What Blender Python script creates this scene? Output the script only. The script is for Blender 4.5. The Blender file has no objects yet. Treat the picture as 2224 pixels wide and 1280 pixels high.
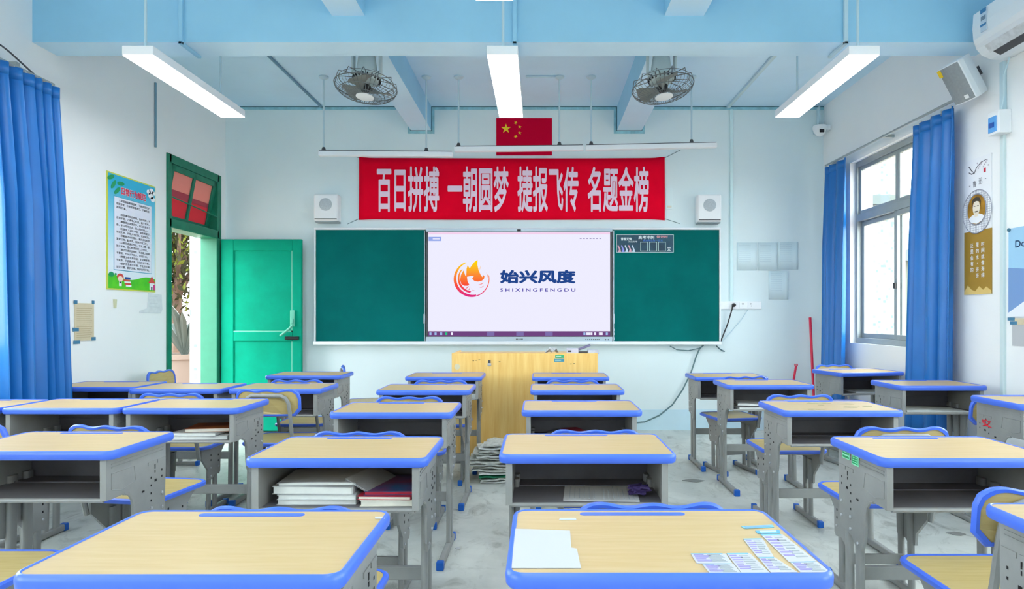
import bpy, math, random
from mathutils import Vector, Matrix, Euler
random.seed(7)
SC = bpy.context.scene
COL = SC.collection
PI = math.pi
F = 1400.0            # focal length in pixels of the 2224x1280 photograph
CX, CY, CAMH = 1172.0, 690.0, 1.20
# ------------------------------------------------------------------ camera
cam_d = bpy.data.cameras.new('camera')
cam_d.sensor_width = 36.0
cam_d.sensor_fit = 'HORIZONTAL'
cam_d.lens = 36.0 * F / 2224.0
cam_d.shift_x = -(CX - 1112.0) / 2224.0
cam_d.shift_y = (CY - 640.0) / 2224.0
cam_d.clip_start = 0.05
cam_d.clip_end = 300
cam = bpy.data.objects.new('camera', cam_d)
COL.objects.link(cam)
cam.location = (0, 0, CAMH)
cam.rotation_euler = (PI / 2, 0, 0)
SC.camera = cam
# ------------------------------------------------------------------ world, sun, exposure
LAMP_POWER = 17.5
SKY_POWER = 11.5
w = bpy.data.worlds.new('sky')
SC.world = w
w.use_nodes = True
bg = w.node_tree.nodes['Background']
bg.inputs['Color'].default_value = (0.92, 0.97, 1.0, 1)
bg.inputs['Strength'].default_value = SKY_POWER
sun_d = bpy.data.lights.new('sun', 'SUN')
sun_d.energy = 5.0
sun_d.angle = 0.03
sun_d.color = (1.0, 0.95, 0.86)
sun = bpy.data.objects.new('sun', sun_d)
COL.objects.link(sun)
sun.location = (0, 12, 12)
sun.rotation_euler = Vector((0.10, -0.62, -0.78)).to_track_quat('-Z', 'Y').to_euler()
SC.view_settings.view_transform = 'Standard'
SC.view_settings.look = 'None'
SC.view_settings.exposure = 0.0
SC.view_settings.gamma = 1.0
SC.view_settings.use_curve_mapping = False
SC.cycles.max_bounces = 12
SC.cycles.diffuse_bounces = 9
SC.cycles.transparent_max_bounces = 12
SC.cycles.sample_clamp_indirect = 20.0
SC.cycles.use_denoising = True

# ------------------------------------------------------------------ helpers
def L(v):
    v /= 255.0
    return v / 12.92 if v <= 0.04045 else ((v + 0.055) / 1.055) ** 2.4
def S(r, g, b):
    return (L(r), L(g), L(b), 1.0)

MATS = {}
def mat(name, col, rough=0.55, metal=0.0, spec=0.4, var=0.0, scale=4.0, stretch=(1, 1, 1), col2=None, bump=0.0, emit=0.0, coat=0.0, sheen=0.0):
    """procedural Principled material, noise between col and col2 when asked"""
    if name in MATS:
        return MATS[name]
    m = bpy.data.materials.new(name)
    m.use_nodes = True
    nt = m.node_tree
    b = nt.nodes['Principled BSDF']
    b.inputs['Base Color'].default_value = col
    b.inputs['Roughness'].default_value = rough
    b.inputs['Metallic'].default_value = metal
    b.inputs['Specular IOR Level'].default_value = spec
    if coat:
        b.inputs['Coat Weight'].default_value = coat
        b.inputs['Coat Roughness'].default_value = 0.15
    if sheen:
        b.inputs['Sheen Weight'].default_value = sheen
    if var > 0 or col2 is not None or bump > 0:
        tc = nt.nodes.new('ShaderNodeTexCoord')
        mp = nt.nodes.new('ShaderNodeMapping')
        mp.inputs['Scale'].default_value = stretch
        nz = nt.nodes.new('ShaderNodeTexNoise')
        nz.inputs['Scale'].default_value = scale
        nz.inputs['Detail'].default_value = 5.0
        nz.inputs['Roughness'].default_value = 0.6
        nt.links.new(tc.outputs['Object'], mp.inputs['Vector'])
        nt.links.new(mp.outputs['Vector'], nz.inputs['Vector'])
        if var > 0 or col2 is not None:
            cr = nt.nodes.new('ShaderNodeValToRGB')
            c2 = col2 if col2 is not None else tuple(c * (1 - var) for c in col[:3]) + (1,)
            cr.color_ramp.elements[0].position = 0.35
            cr.color_ramp.elements[1].position = 0.65
            cr.color_ramp.elements[0].color = c2
            cr.color_ramp.elements[1].color = col
            nt.links.new(nz.outputs['Fac'], cr.inputs['Fac'])
            nt.links.new(cr.outputs['Color'], b.inputs['Base Color'])
        if bump > 0:
            bp = nt.nodes.new('ShaderNodeBump')
            bp.inputs['Strength'].default_value = bump
            bp.inputs['Distance'].default_value = 0.01
            nt.links.new(nz.outputs['Fac'], bp.inputs['Height'])
            nt.links.new(bp.outputs['Normal'], b.inputs['Normal'])
    if emit > 0:
        b.inputs['Emission Color'].default_value = col
        b.inputs['Emission Strength'].default_value = emit
    MATS[name] = m
    return m

def emitter(name, col, strength):
    m = bpy.data.materials.new(name)
    m.use_nodes = True
    nt = m.node_tree
    nt.nodes.clear()
    o = nt.nodes.new('ShaderNodeOutputMaterial')
    e = nt.nodes.new('ShaderNodeEmission')
    e.inputs['Color'].default_value = col
    e.inputs['Strength'].default_value = strength
    nt.links.new(e.outputs[0], o.inputs[0])
    MATS[name] = m
    return m

def glass_mat(name, tint=(0.97, 1, 0.99, 1), gloss=0.07):
    m = bpy.data.materials.new(name)
    m.use_nodes = True
    nt = m.node_tree
    nt.nodes.clear()
    o = nt.nodes.new('ShaderNodeOutputMaterial')
    mx = nt.nodes.new('ShaderNodeMixShader')
    t = nt.nodes.new('ShaderNodeBsdfTransparent')
    t.inputs['Color'].default_value = tint
    g = nt.nodes.new('ShaderNodeBsdfGlossy')
    g.inputs['Roughness'].default_value = 0.03
    mx.inputs[0].default_value = gloss
    nt.links.new(t.outputs[0], mx.inputs[1])
    nt.links.new(g.outputs[0], mx.inputs[2])
    nt.links.new(mx.outputs[0], o.inputs[0])
    MATS[name] = m
    return m

class MB:
    def __init__(s):
        s.v, s.f, s.m = [], [], []
    def add(s, vs, fs, mi=0):
        k = len(s.v)
        s.v += [tuple(p) for p in vs]
        s.f += [tuple(i + k for i in f) for f in fs]
        s.m += [mi] * len(fs)
        return s
    def box(s, c, d, mi=0, M=None):
        x, y, z = d[0] / 2, d[1] / 2, d[2] / 2
        vs = [Vector((sx * x, sy * y, sz * z)) for sz in (-1, 1) for sy in (-1, 1) for sx in (-1, 1)]
        if M is not None:
            vs = [M @ p for p in vs]
        vs = [p + Vector(c) for p in vs]
        return s.add(vs, [(0, 2, 3, 1), (4, 5, 7, 6), (0, 1, 5, 4), (2, 6, 7, 3), (0, 4, 6, 2), (1, 3, 7, 5)], mi)
    def bx(s, a, b, mi=0):
        c = [(a[i] + b[i]) / 2 for i in range(3)]
        d = [abs(b[i] - a[i]) for i in range(3)]
        return s.box(c, d, mi)
    def prism(s, pts, a, b, axis='z', mi=0, side=None):
        """2D outline swept between a and b along an axis; outline coordinates are the two other axes in order"""
        def P(p, h):
            if axis == 'z': return (p[0], p[1], h)
            if axis == 'y': return (p[0], h, p[1])
            return (h, p[0], p[1])
        n = len(pts)
        vs = [P(p, a) for p in pts] + [P(p, b) for p in pts]
        k = len(s.v)
        s.v += vs
        s.f.append(tuple(k + i for i in range(n))[::-1]); s.m.append(mi)
        s.f.append(tuple(k + n + i for i in range(n))); s.m.append(mi)
        for i in range(n):
            j = (i + 1) % n
            s.f.append((k + i, k + j, k + n + j, k + n + i)); s.m.append(mi if side is None else side)
        return s
    def tube(s, path, r, n=8, mi=0, closed=False, caps=True):
        pts = [Vector(p) for p in path]
        m = len(pts)
        rings = []
        ref = None
        for i, p in enumerate(pts):
            if closed:
                t = pts[(i + 1) % m] - pts[i - 1]
            else:
                t = pts[min(i + 1, m - 1)] - pts[max(i - 1, 0)]
            t.normalize()
            if ref is None:
                ref = Vector((0, 0, 1)) if abs(t.z) < 0.9 else Vector((1, 0, 0))
            u = ref - t * ref.dot(t)
            if u.length < 1e-5:
                u = t.orthogonal()
            u.normalize()
            ref = u
            q = t.cross(u)
            rr = r[i] if isinstance(r, (list, tuple)) else r
            rings.append([p + u * (rr * math.cos(2 * PI * k / n)) + q * (rr * math.sin(2 * PI * k / n)) for k in range(n)])
        vs = [x for ring in rings for x in ring]
        fs = []
        last = m if closed else m - 1
        for i in range(last):
            a, b = i * n, ((i + 1) % m) * n
            for k in range(n):
                k2 = (k + 1) % n
                fs.append((a + k, a + k2, b + k2, b + k))
        if caps and not closed:
            fs.append(tuple(range(n))[::-1])
            fs.append(tuple((m - 1) * n + k for k in range(n)))
        return s.add(vs, fs, mi)
    def lathe(s, prof, c=(0, 0, 0), n=24, mi=0, M=None):
        """(radius, height) profile turned about the local z axis"""
        vs, fs = [], []
        for (r, h) in prof:
            for k in range(n):
                p = Vector((max(r, 1e-4) * math.cos(2 * PI * k / n), max(r, 1e-4) * math.sin(2 * PI * k / n), h))
                if M is not None:
                    p = M @ p
                vs.append(p + Vector(c))
        for i in range(len(prof) - 1):
            for k in range(n):
                k2 = (k + 1) % n
                fs.append((i * n + k, i * n + k2, (i + 1) * n + k2, (i + 1) * n + k))
        fs.append(tuple(range(n))[::-1])
        fs.append(tuple((len(prof) - 1) * n + k for k in range(n)))
        return s.add(vs, fs, mi)
    def poly(s, pts, z, t=0.0008, mi=0):
        """thin printed shape in the local xy plane"""
        a = sum(pts[i][0] * pts[(i + 1) % len(pts)][1] - pts[(i + 1) % len(pts)][0] * pts[i][1] for i in range(len(pts)))
        if a < 0:
            pts = pts[::-1]
        return s.prism(pts, z - t, z, 'z', mi)
    def rect(s, x0, y0, x1, y1, z, t=0.0008, mi=0):
        return s.bx((x0, y0, z - t), (x1, y1, z), mi)
    def text(s, body, cx, cy, wd, ht, z, mi=0, bold=0.0):
        vs, fs = text_geo(body, 0.0)
        if bold > 0:      # heavier strokes: the glyphs laid over themselves with small shifts
            base_v, base_f = vs, fs
            vs, fs = [], []
            for q, (ox, oy) in enumerate(((0, 0), (bold, 0), (-bold, 0), (0, bold), (0, -bold), (bold * .7, bold * .7), (-bold * .7, bold * .7), (bold * .7, -bold * .7), (-bold * .7, -bold * .7))):
                k = len(vs)
                vs += [(p[0] + ox, p[1] + oy, 0.00004 * q) for p in base_v]
                fs += [tuple(i + k for i in f) for f in base_f]
        x0 = min(p[0] for p in vs); x1 = max(p[0] for p in vs)
        y0 = min(p[1] for p in vs); y1 = max(p[1] for p in vs)
        kx = wd / max(x1 - x0, 1e-6) if wd else ht / max(y1 - y0, 1e-6)
        ky = ht / max(y1 - y0, 1e-6) if ht else kx
        s.add([(cx + (p[0] - (x0 + x1) / 2) * kx, cy + (p[1] - (y0 + y1) / 2) * ky, z + p[2]) for p in vs], fs, mi)
        return s
    def bend(s, fn):
        s.v = [tuple(fn(*p)) for p in s.v]
        return s
    def build(s, name, mats, parent=None, smooth=False, bevel=0.0, seg=2):
        me = bpy.data.meshes.new(name)
        me.from_pydata([tuple(p) for p in s.v], [], s.f)
        if not isinstance(mats, (list, tuple)):
            mats = [mats]
        for m_ in mats:
            me.materials.append(m_)
        for i, p in enumerate(me.polygons):
            p.material_index = min(s.m[i], len(mats) - 1)
            p.use_smooth = smooth
        me.validate()
        if smooth:
            me.update()
            try:
                me.set_sharp_from_angle(angle=math.radians(40))
            except Exception:
                pass
        o = bpy.data.objects.new(name, me)
        COL.objects.link(o)
        if parent is not None:
            o.parent = parent
        if bevel > 0:
            md = o.modifiers.new('bevel', 'BEVEL')
            md.width = bevel
            md.segments = seg
            md.limit_method = 'ANGLE'
            md.angle_limit = math.radians(50)
        return o

_TC = {}
def text_geo(body, bold=0.0):
    key = (body, bold)
    if key in _TC:
        return _TC[key]
    cu = bpy.data.curves.new('lettering', 'FONT')
    cu.body = body
    cu.size = 1.0
    cu.offset = bold
    cu.resolution_u = 3
    ob = bpy.data.objects.new('lettering', cu)
    me = bpy.data.meshes.new_from_object(ob)
    vs = [tuple(v.co) for v in me.vertices]
    fs = [tuple(p.vertices) for p in me.polygons]
    bpy.data.objects.remove(ob)
    bpy.data.meshes.remove(me)
    bpy.data.curves.remove(cu)
    if not vs:
        vs, fs = [(0, 0, 0), (1, 0, 0), (1, 1, 0), (0, 1, 0)], [(0, 1, 2, 3)]
    _TC[key] = (vs, fs)
    return vs, fs

def tag(o, label, cat, group=None, kind=None):
    o['label'] = label
    o['category'] = cat
    if group: o['group'] = group
    if kind: o['kind'] = kind
    return o
def thing(name, label, cat, loc=(0, 0, 0), rot=(0, 0, 0), group=None):
    o = bpy.data.objects.new(name, None)
    o.empty_display_size = 0.1
    COL.objects.link(o)
    o.location = loc
    o.rotation_euler = rot
    return tag(o, label, cat, group)
def struct(o, label=None):
    o['kind'] = 'structure'
    if label: o['label'] = label
    return o
FRONT, LEFT, RIGHT = (PI / 2, 0, 0), (PI / 2, 0, PI / 2), (PI / 2, 0, -PI / 2)   # local xy lies on that wall, z points into the room

def copy_tree(o, parent=None):
    c = o.copy()
    COL.objects.link(c)
    if parent is not None:
        c.parent = parent
    for ch in list(o.children):
        copy_tree(ch, c)
    return c
def rr(wd, dp, r, n=6):
    pts = []
    for (sx, sy, a0) in ((1, 1, 0), (-1, 1, 90), (-1, -1, 180), (1, -1, 270)):
        for k in range(n + 1):
            a = math.radians(a0 + 90 * k / n)
            pts.append((sx * (wd / 2 - r) + r * math.cos(a), sy * (dp / 2 - r) + r * math.sin(a)))
    return pts
def rings(mb, loops, mi=0, capfirst=False, caplast=False):
    n = len(loops[0])
    vs = [p for lp in loops for p in lp]
    fs = []
    for i in range(len(loops) - 1):
        for k in range(n):
            k2 = (k + 1) % n
            fs.append((i * n + k, i * n + k2, (i + 1) * n + k2, (i + 1) * n + k))
    if capfirst: fs.append(tuple(range(n))[::-1])
    if caplast: fs.append(tuple((len(loops) - 1) * n + k for k in range(n)))
    mb.add(vs, fs, mi)

# ------------------------------------------------------------------ room measures
YW = 6.86                       # the wall that carries the chalkboard
XL, XR = -3.343, 3.02
YB = -2.2
ZC = 3.445
s_ = F / YW
def FX(px): return (px - CX) / s_
def FZ(py): return CAMH + (CY - py) / s_
def AT(px, py, Y): return ((px - CX) * Y / F, Y, CAMH + (CY - py) * Y / F)

# ------------------------------------------------------------------ materials
M_front = mat('front_wall_paint', (0.76, 0.865, 0.885, 1), 0.6, var=0.03, scale=1.3, spec=0.2)
M_side = mat('side_wall_paint', (0.87, 0.885, 0.89, 1), 0.6, var=0.03, scale=1.1, spec=0.3)
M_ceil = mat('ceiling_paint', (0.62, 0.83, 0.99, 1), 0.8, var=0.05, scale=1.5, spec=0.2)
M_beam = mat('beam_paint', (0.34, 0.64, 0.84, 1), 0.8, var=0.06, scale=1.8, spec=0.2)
M_crown = mat('crown_paint', (0.34, 0.66, 0.76, 1), 0.7, var=0.25, scale=14)
M_crack = mat('crack_line', (0.05, 0.15, 0.20, 1), 0.8)
M_dado = mat('dado_paint', (0.62, 0.82, 0.92, 1), 0.5, var=0.06, scale=3)
M_wood = mat('desk_laminate', S(199, 174, 131), 0.38, spec=0.3, col2=S(192, 165, 117), scale=5, stretch=(1.2, 14, 14))
M_cwood = mat('chair_laminate', S(190, 170, 116), 0.38, spec=0.4, col2=S(180, 158, 100), scale=5, stretch=(1.2, 14, 14))
M_blue = mat('blue_plastic', S(70, 110, 222), 0.34, spec=0.5)
M_bluecap = mat('blue_foot_cap', S(20, 95, 190), 0.4)
M_steel = mat('grey_steel', S(148, 149, 147), 0.42, metal=0.0, spec=0.5, var=0.12, scale=8)
M_steeld = mat('dark_tray_steel', S(108, 106, 112), 0.5, spec=0.4, var=0.15, scale=6)
M_hole = mat('dark_hole', (0.012, 0.012, 0.014, 1), 0.7)
M_bolt = mat('bolt_zinc', S(200, 202, 205), 0.3, metal=0.7)
M_white = mat('white_plastic', (0.86, 0.88, 0.90, 1), 0.4)
M_whitem = mat('white_enamel', (0.84, 0.87, 0.90, 1), 0.35)
M_pipe = mat('pale_conduit', S(190, 215, 225), 0.5)
M_pipeb = mat('bluish_conduit', S(110, 150, 170), 0.5)
M_cord = mat('grey_cord', S(95, 125, 130), 0.5)
M_black = mat('black_plastic', (0.015, 0.015, 0.018, 1), 0.4)
M_dgrey = mat('dark_grey_plastic', (0.07, 0.07, 0.08, 1), 0.5)
M_silver = mat('silver_bar', S(185, 200, 212), 0.35, metal=0.3)
M_red = mat('red_cloth', (0.90, 0.002, 0.028, 1), 0.8, var=0.10, scale=2.0, spec=0.03)
M_flag = mat('flag_red', (0.60, 0.002, 0.035, 1), 0.8, spec=0.03)
M_yellow = mat('star_yellow', (0.9, 0.62, 0.02, 1), 0.6)
M_pinkw = mat('banner_lettering', S(238, 212, 232), 0.6)
M_board = mat('chalkboard_green', (0.001, 0.150, 0.138, 1), 0.75, col2=(0.0005, 0.115, 0.108, 1), scale=1.6, spec=0.06)
M_door = mat('door_green', (0.001, 0.33, 0.205, 1), 0.6, spec=0.06, col2=(0.002, 0.27, 0.165, 1), scale=3.0, bump=0.05)
M_frame = mat('frame_green', (0.005, 0.20, 0.115, 1), 0.45, var=0.25, scale=9)
M_jamb = mat('jamb_green', (0.02, 0.20, 0.12, 1), 0.5, var=0.1, scale=9)
M_curt = mat('blue_curtain', (0.012, 0.168, 0.53, 1), 0.36, spec=0.45, var=0.10, scale=3)
M_alu = mat('window_aluminium', S(165, 172, 172), 0.4, metal=0.25, var=0.08, scale=7)
M_glass = glass_mat('clear_glass')
M_paper = mat('white_paper', (0.50, 0.51, 0.53, 1), 0.7)
M_paper2 = mat('grey_paper', (0.62, 0.66, 0.65, 1), 0.75, var=0.12, scale=18)
M_news = mat('newsprint', (0.72, 0.74, 0.68, 1), 0.8, var=0.35, scale=30)
M_ink = mat('black_ink', (0.02, 0.02, 0.03, 1), 0.7)
M_greyink = mat('faint_ink', (0.40, 0.44, 0.48, 1), 0.7)
M_podium = mat('lectern_laminate', S(252, 213, 132), 0.40, spec=0.4, col2=S(240, 190, 104), scale=3, stretch=(9, 9, 0.7))
M_redstick = mat('red_handle', (0.72, 0.01, 0.06, 1), 0.35)
M_grille = mat('grey_grille', S(150, 156, 160), 0.6, var=0.1, scale=60)

# ------------------------------------------------------------------ room shell
def wall_cells(name, axis, pos, th, u0, u1, z0, z1, holes, m, label):
    """a wall slab with rectangular openings, cut into cells and sharing no inner faces"""
    us = sorted({u0, u1} | {h[0] for h in holes} | {h[1] for h in holes})
    zs = sorted({z0, z1} | {h[2] for h in holes} | {h[3] for h in holes})
    nu, nz = len(us) - 1, len(zs) - 1
    def solid(i, j):
        if i < 0 or j < 0 or i >= nu or j >= nz: return False
        cu, cz = (us[i] + us[i + 1]) / 2, (zs[j] + zs[j + 1]) / 2
        return not any(h[0] < cu < h[1] and h[2] < cz < h[3] for h in holes)
    mb = MB()
    def P(u, t, z): return (t, u, z) if axis == 'x' else (u, t, z)
    a, b = pos, pos + th
    for i in range(nu):
        for j in range(nz):
            if not solid(i, j): continue
            U0, U1, Z0, Z1 = us[i], us[i + 1], zs[j], zs[j + 1]
            for t in (a, b):
                mb.add([P(U0, t, Z0), P(U1, t, Z0), P(U1, t, Z1), P(U0, t, Z1)], [(0, 1, 2, 3)])
            if not solid(i - 1, j): mb.add([P(U0, a, Z0), P(U0, b, Z0), P(U0, b, Z1), P(U0, a, Z1)], [(0, 1, 2, 3)])
            if not solid(i + 1, j): mb.add([P(U1, a, Z0), P(U1, b, Z0), P(U1, b, Z1), P(U1, a, Z1)], [(0, 1, 2, 3)])
            if not solid(i, j - 1): mb.add([P(U0, a, Z0), P(U1, a, Z0), P(U1, b, Z0), P(U0, b, Z0)], [(0, 1, 2, 3)])
            if not solid(i, j + 1): mb.add([P(U0, a, Z1), P(U1, a, Z1), P(U1, b, Z1), P(U0, b, Z1)], [(0, 1, 2, 3)])
    return struct(mb.build(name, m), label)

DOOR = (5.80, 6.70, 0.0, 2.66)
WIN = (4.86, 6.27, 0.955, 2.70)
WINL = (2.0, 3.72, 0.955, 2.70)
OTHER_L = [(-1.4, 0.6, 0.955, 2.70)]
OTHER_R = [(1.4, 3.2, 0.955, 2.70), (-1.6, 0.4, 0.955, 2.70)]
wall_cells('wall_front', 'y', YW, 0.22, XL - 0.22, XR + 0.22, 0.0, ZC, [], M_front, 'pale aqua front wall behind the chalkboard')
wall_cells('wall_left', 'x', XL, -0.22, YB, YW, 0.0, ZC, [DOOR, WINL] + OTHER_L, M_side, 'white side wall with the green door')
wall_cells('wall_right', 'x', XR, 0.22, YB, YW, 0.0, ZC, [WIN] + OTHER_R, M_side, 'white side wall with the sliding window')
wall_cells('wall_back', 'y', YB, -0.22, XL - 0.22, XR + 0.22, 0.0, ZC, [], M_side, 'white wall behind the desks')
# concrete floor with stains and scuffs
mf = bpy.data.materials.new('concrete_floor')
mf.use_nodes = True
nt = mf.node_tree
bs = nt.nodes['Principled BSDF']
tc = nt.nodes.new('ShaderNodeTexCoord')
def noise(scale, detail=6, rough=0.6, dist=0.0, st=None):
    n = nt.nodes.new('ShaderNodeTexNoise')
    n.inputs['Scale'].default_value = scale
    n.inputs['Detail'].default_value = detail
    n.inputs['Roughness'].default_value = rough
    n.inputs['Distortion'].default_value = dist
    if st:
        mp = nt.nodes.new('ShaderNodeMapping')
        mp.inputs['Scale'].default_value = st
        nt.links.new(tc.outputs['Object'], mp.inputs['Vector'])
        nt.links.new(mp.outputs['Vector'], n.inputs['Vector'])
    else:
        nt.links.new(tc.outputs['Object'], n.inputs['Vector'])
    return n
n1 = noise(1.6, 8, 0.65, 0.4)
n2 = noise(5.5, 9, 0.7, 1.2, (1, 0.6, 1))
r1 = nt.nodes.new('ShaderNodeValToRGB')
r1.color_ramp.elements[0].position = 0.34
r1.color_ramp.elements[0].color = (0.46, 0.485, 0.455, 1)
r1.color_ramp.elements[1].position = 0.66
r1.color_ramp.elements[1].color = (0.66, 0.675, 0.63, 1)
r2 = nt.nodes.new('ShaderNodeValToRGB')
r2.color_ramp.elements[0].position = 0.30
r2.color_ramp.elements[0].color = (0.48, 0.48, 0.46, 1)
r2.color_ramp.elements[1].position = 0.48
r2.color_ramp.elements[1].color = (1, 1, 1, 1)
mx = nt.nodes.new('ShaderNodeMixRGB')
mx.blend_type = 'MULTIPLY'
mx.inputs[0].default_value = 0.9
nt.links.new(n1.outputs['Fac'], r1.inputs['Fac'])
nt.links.new(n2.outputs['Fac'], r2.inputs['Fac'])
nt.links.new(r1.outputs['Color'], mx.inputs[1])
nt.links.new(r2.outputs['Color'], mx.inputs[2])
nt.links.new(mx.outputs[0], bs.inputs['Base Color'])
bs.inputs['Roughness'].default_value = 0.42
bs.inputs['Specular IOR Level'].default_value = 0.4
struct(MB().bx((XL - 0.22, YB - 0.22, -0.15), (XR + 0.22, YW + 0.22, 0.0)).build('floor', mf), 'worn grey concrete floor')
struct(MB().bx((XL - 0.22, YB - 0.22, ZC), (XR + 0.22, YW + 0.22, ZC + 0.2)).build('ceiling', M_ceil), 'pale blue ceiling between the beams')
struct(MB().bx((XL, YW - 0.006, 0.0), (XR, YW, 0.22)).build('baseboard_front', M_dado), 'pale blue painted base of the front wall')
# beams: one across the room, two running from wall to wall
BY0, BY1, BZ = 4.247, 4.470, 3.014
LBZ = 3.19
LB = [(-1.368, -1.152), (0.823, 1.083)]
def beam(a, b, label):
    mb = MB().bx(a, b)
    mb.m[0] = 1                       # lighter underside: soffit brightness put into the colour, reusing the ceiling material
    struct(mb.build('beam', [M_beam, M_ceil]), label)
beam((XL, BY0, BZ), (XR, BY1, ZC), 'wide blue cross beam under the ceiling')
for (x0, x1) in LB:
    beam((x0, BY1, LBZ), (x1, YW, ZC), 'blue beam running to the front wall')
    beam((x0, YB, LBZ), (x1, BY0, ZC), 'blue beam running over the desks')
# painted crown line that steps around the two beams
mb = MB()
def crown(x0, z0, x1, z1):
    mb.bx((min(x0, x1), YW - 0.008, min(z0, z1)), (max(x0, x1), YW, max(z0, z1)), 0)
tk = 0.034
xs = [XL, LB[0][0], LB[0][1], LB[1][0], LB[1][1], XR]
for i in (0, 2, 4):
    crown(xs[i] + (tk if i else 0), ZC - tk, xs[i + 1] - (tk if i < 4 else 0), ZC)
    mb.bx((xs[i], YW - 0.010, ZC - 0.007), (xs[i + 1], YW - 0.008, ZC), 1)
for (x0, x1) in LB:
    crown(x0 - tk, LBZ - tk, x1 + tk, LBZ)
    crown(x0 - tk, LBZ, x0, ZC)
    crown(x1, LBZ, x1 + tk, ZC)
    mb.bx((x0 - 0.006, YW - 0.010, LBZ - 0.007), (x1 + 0.006, YW - 0.008, LBZ), 1)
    mb.bx((x0 - 0.008, YW - 0.010, LBZ), (x0, YW - 0.008, ZC), 1)
    mb.bx((x1, YW - 0.010, LBZ), (x1 + 0.008, YW - 0.008, ZC), 1)
struct(mb.build('trim_1', [M_crown, M_crack]), 'teal painted line stepping around the beam ends')

# ------------------------------------------------------------------ window with sliding sashes (right wall)
def sash(mb, y0, y1, z0, z1, x, wd=0.05, th=0.03):
    mb.bx((x, y0, z0), (x + th, y0 + wd, z1)); mb.bx((x, y1 - wd, z0), (x + th, y1, z1))
    mb.bx((x, y0 + wd, z0), (x + th, y1 - wd, z0 + wd)); mb.bx((x, y0 + wd, z1 - wd), (x + th, y1 - wd, z1))
def window(name, y0, y1, z0, z1, x, label):
    r = thing(name, label, 'window')
    r['kind'] = 'structure'
    f = MB()
    f.bx((x, y0, z0), (x + 0.08, y0 + 0.04, z1)); f.bx((x, y1 - 0.04, z0), (x + 0.08, y1, z1))
    f.bx((x, y0 + 0.04, z0), (x + 0.08, y1 - 0.04, z0 + 0.05)); f.bx((x, y0 + 0.04, z1 - 0.05), (x + 0.08, y1 - 0.04, z1))
    zm = z0 + (z1 - z0) * 0.69
    f.bx((x, y0 + 0.04, zm - 0.035), (x + 0.08, y1 - 0.04, zm + 0.035))
    f.build('window_frame', M_alu, r, bevel=0.003)
    ym = (y0 + y1) / 2
    for k, (a, b, xo) in enumerate(((y0 + 0.04, ym + 0.03, 0.006), (ym - 0.03, y1 - 0.04, 0.042))):
        sm = MB(); sash(sm, a, b, z0 + 0.05, zm - 0.035, x + xo, 0.045)
        so = sm.build('sash', M_alu, r, bevel=0.003)
        MB().bx((x + xo + 0.012, a + 0.045, z0 + 0.095), (x + xo + 0.016, b - 0.045, zm - 0.08)).build('pane', M_glass, so)
    MB().box((x - 0.004, ym, z0 + 0.52), (0.02, 0.022, 0.05)).build('latch', M_black, r, bevel=0.004)
    for (a, b) in ((y0 + 0.04, ym), (ym, y1 - 0.04)):
        sm = MB(); sash(sm, a, b, zm + 0.035, z1 - 0.05, x + 0.02, 0.035)
        so = sm.build('sash', M_alu, r, bevel=0.003)
        MB().bx((x + 0.032, a + 0.035, zm + 0.07), (x + 0.036, b - 0.035, z1 - 0.085)).build('pane', M_glass, so)
    return r
window('window_1', WIN[0], WIN[1], WIN[2], WIN[3], XR + 0.05, 'grey aluminium sliding window between the blue curtains')
window('window_2', WINL[0], WINL[1], WINL[2], WINL[3], XL - 0.15, 'sliding window beside the door side curtain')
for i, h in enumerate(OTHER_L): window('window_%d' % (3 + i), h[0], h[1], h[2], h[3], XL - 0.15, 'sliding window further back along the door wall')
for i, h in enumerate(OTHER_R): window('window_%d' % (5 + i), h[0], h[1], h[2], h[3], XR + 0.05, 'sliding window further back along the window wall')

# ------------------------------------------------------------------ door with transom (left wall)
dr = thing('door_1', 'open green wooden door with a red-paned transom above', 'door', (0, 0, 0))
dr['kind'] = 'structure'
y0, y1, zt = DOOR[0], DOOR[1], DOOR[3]
fr = MB()
xa, xb = XL - 0.16, XL + 0.015
fr.bx((xa, y0 - 0.03, 0), (xb, y0 + 0.035, zt + 0.02))
fr.bx((xa, y1 - 0.035, 2.02), (xb, y1 + 0.045, zt + 0.02))
fr.bx((xa, y0, zt - 0.06), (xb, y1, zt + 0.02))
fr.bx((xa, y0, 2.015), (xb, y1, 2.10))
fr.build('door_frame', M_frame, dr, bevel=0.005)
MB().bx((xa, y1 - 0.05, 0), (xb, y1 + 0.04, 2.02)).build('door_jamb', M_jamb, dr, bevel=0.006)
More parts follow.
